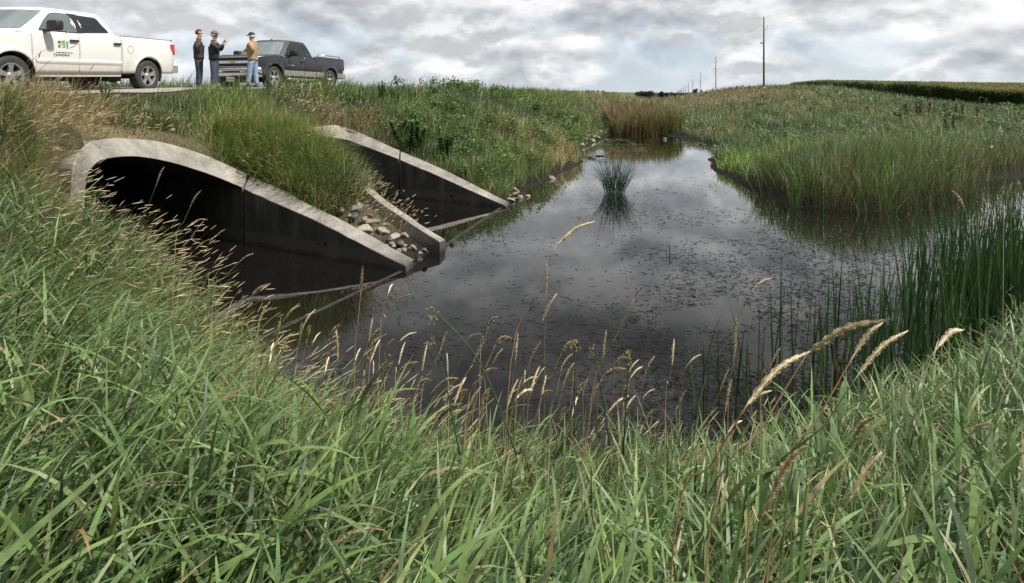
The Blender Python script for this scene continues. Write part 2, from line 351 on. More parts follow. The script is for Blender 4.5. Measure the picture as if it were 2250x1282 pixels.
def soil(x, y):
    """ground height without the culvert openings"""
    x = np.atleast_1d(np.asarray(x, float)); y = np.atleast_1d(np.asarray(y, float)); out = np.empty(len(x)); n = len(CP)
    for s in range(0, len(x), 20000):
        X = x[s:s + 20000]; Y = y[s:s + 20000]
        xc = np.clip(X, -200, 200); yc = np.clip(Y, -80, 220)
        d = np.hypot(xc[:, None] - CP[None, :, 0], yc[:, None] - CP[None, :, 1])
        out[s:s + 20000] = -_phi(d) @ _w[:n] + _w[n] + xc * _w[n + 1] + yc * _w[n + 2]
    r = np.hypot(x, y); k = smooth01((r - 130) / 120)
    out = out * (1 - k) + 2.3 * k
    out = out - 5.5 * np.exp(-((x / np.maximum(y, 1) - .283) / .055) ** 2) * smooth01((y - 75) / 280) * (y > 1)
    # a little unevenness away from the road
    rc = np.abs(x - road_cx(y) - .4)
    out = out + (vnoise(x, y, 1.1) - .5) * .10 * smooth01((rc - 2.6) / 1.5) * smooth01((r - 1) / 3) * (r < 130)
    return out

def tv(x, y): return x * BX + y * BY, x * EX + y * EY
O1t = np.array([P @ B for P in O1]); O1v = np.array([P @ E for P in O1])
T1J = float(O1[-1] @ B); T2J = float(O2f[-1] @ B)
M2 = [(float(P @ E), float(P @ B)) for P in On[2:] + O2f[:1]]
def notch(x, y, m=0.0):
    """inside the open water part of a culvert (in front of its mouth); m widens it"""
    t, v = tv(np.asarray(x, float), np.asarray(y, float))
    e1 = np.interp(v, O1v, O1t)
    n1 = (v > V1N - .24 - m) & (v < V1F + .24 + m) & (t < e1 + m) & (t > 4.9)
    e2 = np.interp(v, [a for a, b in M2], [b for a, b in M2])
    n2 = (v > V2N - .24 - m) & (v < V2F + .24 + m) & (t < e2 + m) & (t > 5.4)
    return n1 | n2
def ground_z(x, y):
    z = soil(x, y); return np.where(notch(x, y), np.minimum(z, -.5), z)
def hit(px, py, y0=1.0, y1=200.0):
    """first point of the ground or water seen at (px,py)"""
    Y = np.geomspace(y0, y1, 900); X = (px - 1125) / F * Y; Z = EYE - (py - HOR) / F * Y
    g = np.maximum(ground_z(X, Y), 0.0); k = np.argmax(Z < g)
    return np.array([X[k], Y[k], g[k]])

# ------------------------------------------------------------------ ground, road, water
def build_ground():
    ang = np.concatenate([np.linspace(-180, -62, 60)[:-1], np.linspace(-62, 60, 400)[:-1], np.linspace(60, 180, 60)[:-1]])
    ang = np.radians(ang); na = len(ang)
    rr = np.concatenate([np.geomspace(.3, 30, 560)[:-1], np.geomspace(30, 6000, 130)]); nr = len(rr)
    Rg, A = np.meshgrid(rr, ang, indexing='ij'); X = (Rg * np.sin(A)).ravel(); Y = (Rg * np.cos(A)).ravel()
    Z = ground_z(X, Y); nch = notch(X, Y)
    i, j = np.meshgrid(np.arange(nr - 1), np.arange(na), indexing='ij'); j2 = (j + 1) % na
    Q = np.stack([i * na + j, i * na + j2, (i + 1) * na + j2, (i + 1) * na + j], -1).reshape(-1, 4)
    mix = nch[Q].any(1) & ~nch[Q].all(1)
    step = Z[Q].max(1) - Z[Q].min(1) > .25
    cut = Q[mix & step]; Q = Q[~(mix & step)]
    # the soil is cut cleanly along the walls and above the mouths: slide the inner corners on to the cut line
    ids = np.unique(cut[nch[cut]]); remap = np.arange(len(X)); remap[ids] = len(X) + np.arange(len(ids))
    t, v = tv(X[ids], Y[ids]); e1 = np.interp(v, O1v, O1t); o2 = sorted(M2); e2 = np.interp(v, [a for a, b in o2], [b for a, b in o2])
    one = v < (V1F + V2N) / 2; e = np.where(one, e1, e2); lo = np.where(one, V1N, V2N) - .24; hi = np.where(one, V1F, V2F) + .24
    dt = e - t; dl = v - lo; dh = hi - v; m_ = np.minimum(dt, np.minimum(dl, dh))
    t2 = np.where(dt == m_, e + .02, t); v2 = np.where((dl == m_) & (dt != m_), lo, np.where((dh == m_) & (dt != m_), hi, v))
    nx_ = t2 * BX + v2 * EX; ny_ = t2 * BY + v2 * EY
    det = BX * EY - BY * EX; nx_ = (t2 * EY - v2 * BY) / det; ny_ = (v2 * BX - t2 * EX) / det
    X = np.concatenate([X, nx_]); Y = np.concatenate([Y, ny_]); zo = np.where(one, np.interp(v2, O1v, [P[2] for P in O1]), np.interp(v2, [P @ E for P in On[2:] + O2f[:1]], [P[2] for P in On[2:] + O2f[:1]])) + .01
    Z = np.concatenate([Z, np.where(dt == m_, np.minimum(zo, soil(nx_, ny_)), soil(nx_, ny_))])
    Q = np.vstack([Q, remap[cut]])
    V = np.stack([X, Y, Z], 1)
    V = np.vstack([V, [[0, 0, float(soil(0, 0)[0])]]]); k = len(V) - 1
    T = np.stack([np.full(na, k), (np.arange(na) + 1) % na, np.arange(na)], 1)
    # colour of the bare soil: brownish on the bank over the near arch, greener far out
    far_ = smooth01((np.hypot(V[:, 0], V[:, 1]) - 60) / 60)[:, None]
    col = np.array([[1.0, 1.0, 1.0]]) * (1 - far_) + np.array([[1.0, 1.5, .85]]) * far_
    g = np.hypot(V[:, 0] + 6.6, V[:, 1] - 8.9); k2 = smooth01(1 - g / 1.8)[:, None]
    col = col * (1 - k2) + np.array([[1.9, 1.75, 1.6]]) * k2
    o = np_mesh('ground', V, Q[:, ::-1], T[:, ::-1], col, M_GROUND, True)
    tag(o, kind='structure')
    # water sheet
    w = mesh_obj('water', [(-13, 1.5, 0), (60, 1.5, 0), (60, 42, 0), (-13, 42, 0)], [(0, 1, 2, 3)], M_WATER); tag(w, kind='structure')
build_ground()

def build_road():
    m, nt, b = base_mat('gravel'); L = nt.links.new
    geo = N(nt, 'ShaderNodeNewGeometry'); n = N(nt, 'ShaderNodeTexNoise'); n.inputs['Scale'].default_value = 22; n.inputs['Detail'].default_value = 8; L(geo.outputs['Position'], n.inputs[0])
    r = ramp(nt, [(.3, (.17, .15, .12)), (.7, (.36, .33, .28))]); L(n.outputs[0], r.inputs[0]); L(r.outputs[0], b.inputs['Base Color']); b.inputs['Roughness'].default_value = .95
    ys = np.concatenate([np.arange(-12, 40, .5), np.arange(40, 150, 4)]); xs = np.linspace(-3.0, 2.1, 9); V = []
    for y in ys:
        x = road_cx(y) + xs; zz = soil(x, np.full(9, y)) + .03
        V += [(a, y, c) for a, c in zip(x, zz)]
    Q = [(i * 9 + j, i * 9 + j + 1, (i + 1) * 9 + j + 1, (i + 1) * 9 + j) for i in range(len(ys) - 1) for j in range(8)]
    tag(mesh_obj('road', V, Q, m, None, True), kind='structure')
build_road()

# ------------------------------------------------------------------ culverts
def inner_shade_mat():  # concrete with the shade of the culvert interior put into its colour
    m, nt, b = base_mat('shade_dark_concrete'); L = nt.links.new; geo = N(nt, 'ShaderNodeNewGeometry'); sep = N(nt, 'ShaderNodeSeparateXYZ'); L(geo.outputs['Position'], sep.inputs[0])
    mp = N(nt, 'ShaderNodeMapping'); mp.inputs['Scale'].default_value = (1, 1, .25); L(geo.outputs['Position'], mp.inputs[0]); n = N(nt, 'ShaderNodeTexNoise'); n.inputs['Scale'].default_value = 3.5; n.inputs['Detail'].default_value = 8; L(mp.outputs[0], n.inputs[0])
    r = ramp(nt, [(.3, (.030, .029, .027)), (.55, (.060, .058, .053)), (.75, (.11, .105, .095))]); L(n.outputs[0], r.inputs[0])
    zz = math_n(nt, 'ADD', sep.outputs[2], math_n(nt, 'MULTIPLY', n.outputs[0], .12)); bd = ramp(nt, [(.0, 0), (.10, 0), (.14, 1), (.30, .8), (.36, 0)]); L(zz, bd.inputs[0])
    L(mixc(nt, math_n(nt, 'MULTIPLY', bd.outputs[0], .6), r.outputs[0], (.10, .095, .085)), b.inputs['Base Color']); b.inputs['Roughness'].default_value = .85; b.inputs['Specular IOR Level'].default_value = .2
inner_shade_mat()
def resample(P, n):
    P = np.array(P); d = np.concatenate([[0], np.cumsum(np.linalg.norm(np.diff(P, axis=0), axis=1))]); s = np.linspace(0, d[-1], n)
    return np.stack([np.interp(s, d, P[:, k]) for k in range(3)], 1)
def densify(I, O, k):
    """k extra points between neighbours of two matching outlines, smoothed"""
    out = []
    for P in (I, O):
        P = np.array(P); n = len(P); s = np.linspace(0, n - 1, (n - 1) * k + 1); Q = []
        for u in s:
            i = min(int(u), n - 2); f = u - i; p0, p1, p2, p3 = P[max(i - 1, 0)], P[i], P[i + 1], P[min(i + 2, n - 1)]
            Q.append(.5 * (2 * p1 + (p2 - p0) * f + (2 * p0 - 5 * p1 + 4 * p2 - p3) * f * f + (3 * p1 - p0 - 3 * p2 + p3) * f ** 3))
        out.append(np.array(Q))
    return out
def paint_inner_shade(o):  # gives every inner face the colour darkened for shade
    o.data.materials.append(MATS['shade_dark_concrete'])
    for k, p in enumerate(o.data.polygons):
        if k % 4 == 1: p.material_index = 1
def arch(I, O, L, parent, k=3):
    """the barrel: the mouth outline between inner edge I and outer edge O carried back along the culvert"""
    I, O = densify(I, O, k)
    down = lambda P, z: np.array([P[0], P[1], z])
    I = np.vstack([down(I[0], -.5), I, down(I[-1], -.5)]); O = np.vstack([down(O[0], -.5), O, down(O[-1], -.5)])
    n = len(I); V = np.vstack([I, O, I + B * L, O + B * L]); Q = []
    for i in range(n - 1):
        Q += [(i, i + 1, n + i + 1, n + i), (i + 1, i, 2 * n + i, 2 * n + i + 1), (n + i, n + i + 1, 3 * n + i + 1, 3 * n + i), (2 * n + i + 1, 2 * n + i, 3 * n + i, 3 * n + i + 1)]
    Q += [(0, n, 3 * n, 2 * n), (2 * n - 1, n - 1, 3 * n - 1, 4 * n - 1)]
    o = mesh_obj('barrel', V, Q, M_CONC, parent)
    paint_inner_shade(o)
    end = mesh_obj('dark_end_cap', np.vstack([I + B * (L - .02)]), [tuple(range(n))], MATS['dark_void'], parent)  # added dark cap: closes the open far end so the barrel looks black
    m = o.modifiers.new('b', 'BEVEL'); m.width = .018; m.segments = 2; m.limit_method = 'ANGLE'; m.angle_limit = R(50)
    return o
def wing(I, O, parent, name='wing_wall', k=4, zb=-.5):
    I, O = densify(I, O, k); n = len(I)
    # chips along the arrises
    r_ = np.random.default_rng(3); I = I + r_.normal(0, .004, I.shape); O = O + r_.normal(0, .004, O.shape)
    Ib = I.copy(); Ib[:, 2] = zb; Ob = O.copy(); Ob[:, 2] = zb
    V = np.vstack([I, O, Ib, Ob]); Q = []
    for i in range(n - 1):
        Q += [(i, i + 1, n + i + 1, n + i), (i + 1, i, 2 * n + i, 2 * n + i + 1), (n + i, n + i + 1, 3 * n + i + 1, 3 * n + i), (2 * n + i + 1, 2 * n + i, 3 * n + i, 3 * n + i + 1)]
    Q += [(0, n, 3 * n, 2 * n), (2 * n - 1, n - 1, 3 * n - 1, 4 * n - 1)]
    o = mesh_obj(name, V, Q, M_CONC, parent); paint_inner_shade(o)
    m = o.modifiers.new('b', 'BEVEL'); m.width = .015; m.segments = 2; m.limit_method = 'ANGLE'; m.angle_limit = R(50)
    return o
simple('dark_void', (.02, .018, .015), .95)
def slab(P, Q_, w, z0, z1, parent, name):
    d = (Q_ - P); d = d / np.linalg.norm(d); n = np.array([-d[1], d[0], 0]) * w / 2
    V = [P + n, P - n, Q_ - n, Q_ + n]; V = [(a[0], a[1], z1) for a in V] + [(a[0], a[1], z0) for a in V]
    return mesh_obj(name, V, [(0, 1, 2, 3), (7, 6, 5, 4), (0, 4, 5, 1), (1, 5, 6, 2), (2, 6, 7, 3), (3, 7, 4, 0)], MATS['wet_concrete'], parent)
simple('wet_concrete', (.04, .038, .033), .9, spec=.05, var=.25, scale=9)
def holes(pts, v, parent):
    """lifting holes and form tie marks in the inside face"""
    for a, b, r_ in pts:
        c = px_plane(a, b, v - .004); k = []
        for j in range(10):
            an = j * math.tau / 10; rr = r_ * (1 + .25 * math.sin(j * 2.3))
            k.append(c - B * rr * math.cos(an) + np.array([0, 0, rr * math.sin(an)]))
        k2 = [p + E * .05 for p in k]
        mesh_obj('tie_hole', k + [p - E * .012 for p in k], [tuple(range(10))] + [(j, (j + 1) % 10, 10 + (j + 1) % 10, 10 + j) for j in range(10)] + [tuple(range(19, 9, -1))], MATS['dark_void'], parent)

c1 = thing('culvert', 'large concrete arch culvert nearest the viewer with a rust stained crown over a black opening', 'culvert', (0, 0, 0))
arch(I1, O1, 9.0, c1)
wing(WI1, WO1, c1)
ni = [px_plane(188, 452, V1N), B * 7.6 + E * V1N + np.array([0, 0, .75]), B * 6.6 + E * V1N + np.array([0, 0, .35]), B * 5.6 + E * V1N + np.array([0, 0, .08])]
wing(ni, [p - E * WT for p in ni], c1)
slab(px_z(893, 598) + B * .1, px_z(893, 598) - E * 3.3 + B * .1, .07, -.3, .003, c1, 'sill')
holes(((715, 535, .04), (700, 536, .02), (615, 497, .03), (532, 493, .025)), V1F, c1)
c2 = thing('culvert', 'second concrete arch culvert beyond the stones, half hidden by overhanging grass', 'culvert', (0, 0, 0))
arch(In + I2f, On + O2f, 8.0, c2)
wing(WI2, WO2, c2)
nI = [mk(t0 + 2.86, V2N, 1.14)] + NI2; nO = [mk(t0 + 2.86, V2N - WT, 1.24)] + NO2
wing(nI, nO, c2)
slab(px_z(985, 545) + B * .15 + E * .1, px_z(1108, 458) + B * .1, .10, -.3, .003, c2, 'sill')
holes(((992, 430, .05), (858, 395, .03), (926, 405, .035)), V2F, c2)
# ------------------------------------------------------------------ blades of grass
def blades(root, length, width, az, tilt, bend, col, seg=4, tipcol=None, face=None, sharp=1.6, fold=0.0):
    """arrays in, (V, Fq, Ft, col) out: every blade starts tilted by tilt from the vertical towards azimuth az and bends over by bend"""
    n = len(root); s = np.linspace(0, 1, seg + 1)
    th = tilt[:, None] + bend[:, None] * s[None] ** 1.3
    dl = (length / seg)[:, None]
    h = np.concatenate([np.zeros((n, 1)), np.cumsum(np.sin((th[:, 1:] + th[:, :-1]) / 2) * dl, 1)], 1)
    z = np.concatenate([np.zeros((n, 1)), np.cumsum(np.cos((th[:, 1:] + th[:, :-1]) / 2) * dl, 1)], 1)
    ca, sa = np.cos(az)[:, None], np.sin(az)[:, None]
    P = np.stack([root[:, 0:1] + h * ca, root[:, 1:2] + h * sa, root[:, 2:3] + z], -1)
    if face is None: face = rng.uniform(-.9, .9, n)
    wx, wy = -np.sin(az + face), np.cos(az + face)
    w = (width[:, None] * .5) * (.35 + .65 * np.minimum(1, s[None] * 3.5)) * (1 - s[None] ** sharp * .999)
    W = np.stack([wx[:, None] * w, wy[:, None] * w, np.sin(face)[:, None] * w * .3], -1)
    A = P - W; Bq = P + W
    V = np.concatenate([np.stack([A[:, :-1], Bq[:, :-1]], 2).reshape(n, -1, 3), P[:, -1:]], 1)      # 2*seg+1 verts
    k = 2 * seg + 1; base = (np.arange(n) * k)[:, None]
    q = []
    for i in range(seg - 1): q.append(base + np.array([[2 * i, 2 * i + 1, 2 * i + 3, 2 * i + 2]]))
    Fq = np.stack(q, 1).reshape(-1, 4) if q else None
    Ft = base + np.array([[2 * seg - 2, 2 * seg - 1, 2 * seg]])
    c = np.repeat(col[:, None], k, 1)
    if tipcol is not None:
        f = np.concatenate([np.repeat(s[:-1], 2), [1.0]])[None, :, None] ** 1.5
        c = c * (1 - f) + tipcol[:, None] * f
    return V.reshape(-1, 3), Fq, Ft, c.reshape(-1, 3)

class Acc:
    def __init__(s): s.V = []; s.Q = []; s.T = []; s.C = []; s.n = 0
    def add(s, r):
        V, q, t, c = r; s.V.append(V); s.C.append(c)
        if q is not None: s.Q.append(q + s.n)
        if t is not None: s.T.append(t + s.n)
        s.n += len(V)
    def build(s, name, mat, parent=None):
        return np_mesh(name, np.vstack(s.V), np.vstack(s.Q) if s.Q else None, np.vstack(s.T) if s.T else None, np.vstack(s.C), mat, False, parent)

def polar(n, r0, r1, a0, a1, p=0.0):
    """points around the viewer, density falling as 1/r^2 (p=0) or slower (p>0)"""
    u = rng.random(n)
    if p == 0: r = r0 * (r1 / r0) ** u
    else: r = (r0 ** p + u * (r1 ** p - r0 ** p)) ** (1 / p)
    a = np.radians(rng.uniform(a0, a1, n)); return r * np.sin(a), r * np.cos(a), r

def pick(pal, w, n):
    pal = np.array(pal); i = rng.choice(len(pal), n, p=np.array(w) / sum(w)); return pal[i]
def on_road(x, y, m=0.0):
    d = x - road_cx(y); return (d < 2.15 + m) & (d > -3.1)
def vary(c, s=.22, h=.08):
    n = len(c); return np.clip(c * rng.uniform(1 - s, 1 + s, (n, 1)) * rng.uniform(1 - h, 1 + h, (n, 3)), .004, .9)

G_BLUE = (.088, .145, .055); G_MID = (.112, .195, .04); G_YEL = (.20, .245, .05); G_DARK = (.042, .076, .026); G_LIME = (.17, .30, .035)
STRAW = (.44, .35, .18); DRY = (.26, .19, .10); RUST = (.20, .10, .045); TAN = (.34, .27, .15)

def patch(x, y, cx, cy, r): return smooth01(1.35 - np.hypot(x - cx, y - cy) / r)

def build_mid():
    """grass on the road bank, on the far banks and on the hill: blades sized by distance"""
    acc = Acc()
    # (count, r0, r1, seg)
    for n, r0, r1, seg, a0, a1 in ((85000, 7.0, 13, 3, -52, 2), (95000, 12.5, 24, 3, -47, 50), (95000, 23, 48, 2, -40, 50), (75000, 47, 110, 2, -30, 50)):
        x, y, r = polar(n, r0, r1, a0, a1)
        z = ground_z(x, y)
        edge_reed = (y < 17.0 + .35 * (x - 7)) & (x > 6.8) & (y > 12) & (rng.random(n) < .8)
        ok = (z > np.where(edge_reed, -.13, -.03 * rng.random(n))) & ~notch(x, y, .03) & ~on_road(x, y, .15) & (x > road_cx(y) - 9)
        # the uncovered strip of soil and concrete just behind the near arch
        t, v = tv(x, y); e1 = np.interp(v, O1v, O1t)
        over = (v > V1N - .9) & (v < V1F + .1) & (t >= e1 - .1) & (t < e1 + .55 + .8 * smooth01((V1F - v - 1.6) / 1.6))
        ok &= ~over | (rng.random(n) < .32)
        ok &= ~((v > V1F - .1) & (v < V1F + WT + .06) & (t < T1J + .4)) & ~((v > V2F - .1) & (v < V2F + WT + .06) & (t < T2J + .8)) & ~((v > V2N - WT - .06) & (v < V2N + .1) & (t < t0 + 2.3))
        ok &= ~((v > V1F) & (v < V2N) & (t < 5.7 + 1.55 + .35 * rng.random(n)))       # the wedge of stones
        # mud strip at the foot of the banks
        ok &= (z > .0 + .13 * vnoise(x, y, .9)) | (y < 15.8) & (x > 7.8) & (r > 12.5) | (rng.random(n) < .05)
        ok &= ~((x > 6.6) & (x < 8.6) & (y > 14.6) & (y < 24) & (z < .08) & (rng.random(n) < .6))
        ok0 = ok; x, y, z, r = x[ok], y[ok], z[ok], r[ok]; n = len(x)
        nb = vnoise(x, y, 2.3); nb2 = vnoise(x + 50, y, .8); nb3 = vnoise(x, y + 90, 6)
        c = pick([G_BLUE, G_MID, G_YEL, G_DARK, STRAW, DRY], [3, 5, 2.0, 2, .7, .6], n)
        # zones
        def zone(mask, pal, w):
            m = rng.random(n) < mask; c[m] = pick(pal, w, int(m.sum()))
        left = x < 3
        crown = patch(x, y, -6.4, 10.4, 1.7) ; zone(crown * .85 * (y < 11.2), [DRY, RUST, G_YEL, G_MID, TAN], [2, 1.2, 4.0, 3, .6])
        zone(patch(x, y, -6.4, 12.2, 1.8) * .6, [G_YEL, G_MID, G_LIME, DRY], [4, 3, 1.2, 1])
        zone(patch(x, y, -4.3, 11.6, 1.5) * .9, [G_YEL, G_LIME, G_MID, TAN], [3, 1.6, 4, 1.2])
        zone(patch(x, y, -2.8, 10.9, 1.1) * .75, [STRAW, TAN, G_YEL, G_MID], [2.0, 1.8, 2, 2.4])
        zone(patch(x, y, -7.9, 8.6, 1.9) * .95, [DRY, TAN, RUST, G_YEL], [3, 3.5, 1, .8])
        zone(patch(x, y, -5.4, 17.0, 1.6) * .85, [DRY, RUST, TAN, G_DARK], [3, 2, 1, 2])
        zone(patch(x, y, 1.6, 20.5, 1.3) * .8, [TAN, STRAW, G_YEL, G_MID], [3, 2, 2, 2])
        zone(patch(x, y, 1.2, 22.8, 2.2) * .85, [STRAW, TAN, G_YEL], [3, 2, 1])
        zone(patch(x, y, 9.6, 18.6, 1.7) * .85, [G_LIME, G_MID, G_LIME], [4, 1, 1])
        zone(patch(x, y, 10.6, 31, 2.4) * .6, [G_LIME, G_MID], [2, 2])
        zone(patch(x, y, 23.5, 64, 9) * .8, [TAN, DRY, G_YEL, (.2, .17, .09)], [2, 3, 1.4, 3])
        zone(patch(x, y, 9.5, 62, 8) * .55, [TAN, G_YEL, DRY], [2, 3, 1])
        zone(smooth01((x - 9) / 4) * smooth01((y - 19) / 8) * .6 * (nb > .42), [(.085, .125, .075), (.11, .145, .085), G_BLUE], [2, 2, 2])
        zone(smooth01((nb - .62) * 6) * .7 * (x > 6), [TAN, (.2, .2, .09)], [1, 3])
        zone(smooth01((.36 - nb) * 7) * .8, [G_DARK, G_BLUE], [3, 1])
        st_ = vnoise(x * .45 + 31, y * .9, 1.0); hill = (x > 7) & (y > 17)
        zone(smooth01((st_ - .58) * 7) * .75 * hill, [(.20, .24, .10), (.16, .21, .09), TAN], [3, 3, 1]); zone(smooth01((.36 - st_) * 7) * .75 * hill, [G_DARK, (.03, .055, .025)], [1, 1])
        zone(patch(x, y, 24.5, 63, 8) * .95, [TAN, DRY, G_YEL, (.2, .17, .09)], [2, 3, 1.0, 3]); zone(patch(x, y, 20, 75, 8) * .8, [TAN, DRY, (.2, .17, .09)], [2, 3, 3]); zone(patch(x, y, 8.9, 20.4, 1.7) * .95, [G_LIME, (.15, .27, .03), G_MID], [4, 3, 1]); zone(patch(x, y, 10.5, 60, 8) * .5, [TAN, G_YEL, DRY], [2, 3, 1])
        # brown stems standing in the water on the right bank
        reed = (y < 17.0 + .35 * (x - 7)) & (x > 6.8) & (r > 12); zone(reed * .6, [G_MID, G_BLUE, G_DARK, DRY], [4, 3, 2, .5])
        hgt = .18 + .34 * nb2 + .26 * nb + .30 * smooth01((vnoise(x + 9, y, .38) - .62) * 6)
        hgt = np.where(over[ok0], .12, hgt)
        t_, v_ = tv(x, y); nose = (v_ > V1F) & (v_ < V2N + .3) & (t_ > 7.2) & (t_ < 10.6); hgt = np.where(nose, .65 + .45 * nb2, hgt)
        hgt = np.where((x < 6.8) & (y > 12.5), hgt * 1.2, hgt)
        hgt = np.where(reed, 1.0 + .45 * nb2, hgt)
        hgt = np.where((x > 6.8) & ~reed, .45 + .4 * nb2, hgt)
        hgt *= 1 - np.where(y > 16, .3, np.where(y < 13.5, .62, .3)) * smooth01(1 - np.abs(x - road_cx(y) - 2.4) / 1.2)       # short along the road shoulder
        hgt *= np.where((x < -5.5) & (y > 9.8) & (y < 15), .8, 1)
        lime = patch(x, y, 8.9, 20.4, 1.7); hgt *= 1 - .4 * lime
        L_ = hgt * rng.uniform(.6, 1.25, n)
        w = np.maximum(.007, r * .00105) * rng.uniform(.6, 1.35, n)
        az = rng.normal(.1, 1.1, n); az = np.where(rng.random(n) < .25, rng.uniform(0, math.tau, n), az)
        tilt = np.abs(rng.normal(.18, .16, n)); bend = np.abs(rng.normal(.75, .45, n)); bend = np.where(reed, bend * .6, bend)
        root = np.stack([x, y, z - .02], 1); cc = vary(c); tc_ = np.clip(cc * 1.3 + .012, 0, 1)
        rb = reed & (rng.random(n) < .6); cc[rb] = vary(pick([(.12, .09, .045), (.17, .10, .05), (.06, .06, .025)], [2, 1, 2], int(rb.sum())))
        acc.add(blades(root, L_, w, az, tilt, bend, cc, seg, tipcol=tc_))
    # the shaggy tuft between the two culverts, hanging over the walls
    n = 9000; t_ = 5.69 + 1.85 + 3.3 * rng.random(n); v_ = V1F + WT + .0 + (V2N - V1F - WT + .15) * rng.random(n); x = (t_ * EY - v_ * BY) / (BX * EY - BY * EX); y = (v_ * BX - t_ * EX) / (BX * EY - BY * EX); z = soil(x, y)
    c = pick([G_YEL, G_MID, G_LIME, STRAW, TAN, DRY], [3, 4, 1.5, 1.3, 1.3, .5], n); lowp = smooth01((8.3 - t_) / 1.0); m = rng.random(n) < lowp * .5; c[m] = pick([STRAW, TAN, DRY], [2, 2, 1], int(m.sum()))
    cc = vary(c); az = np.where(rng.random(n) < .6, rng.normal(-.45, .6, n), rng.uniform(0, math.tau, n))
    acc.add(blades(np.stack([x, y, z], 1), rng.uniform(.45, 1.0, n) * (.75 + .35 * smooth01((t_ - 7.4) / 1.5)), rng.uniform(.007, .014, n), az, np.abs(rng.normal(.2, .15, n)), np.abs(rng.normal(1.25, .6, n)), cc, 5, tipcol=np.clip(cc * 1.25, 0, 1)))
    tag(acc.build('bank_grass', M_PLANT), 'tall green and straw grass covering the road bank, the far bank and the hill', 'grass', kind='stuff')
build_mid()

def straw_heads(acc, tip, d, L_, w, col, seg=3):
    """thin spindle shaped seed heads at the tips"""
    n = len(tip); s = np.array([0, .3, .7, 1.0]); ww = np.array([.5, 1, .8, .02])
    side = np.cross(d, np.array([0, 0, 1.0])); side /= np.maximum(1e-6, np.linalg.norm(side, axis=1))[:, None]
    up = np.cross(side, d)
    V = []
    P = tip[:, None] + d[:, None] * (L_[:, None, None] * s[None, :, None])
    for k in range(3):
        an = k * math.tau / 3; o = side * math.cos(an) + up * math.sin(an)
        V.append(P + o[:, None] * (w[:, None, None] * ww[None, :, None]))
    V = np.stack(V, 2).reshape(n, 12, 3); base = (np.arange(n) * 12)[:, None]; q = []
    for i in range(3):
        for k in range(3):
            a = i * 3 + k; b = i * 3 + (k + 1) % 3; q.append(base + np.array([[a, b, b + 3, a + 3]]))
    c = np.repeat(col[:, None], 12, 1)
    acc.add((V.reshape(-1, 3), np.stack(q, 1).reshape(-1, 4), None, c.reshape(-1, 3)))

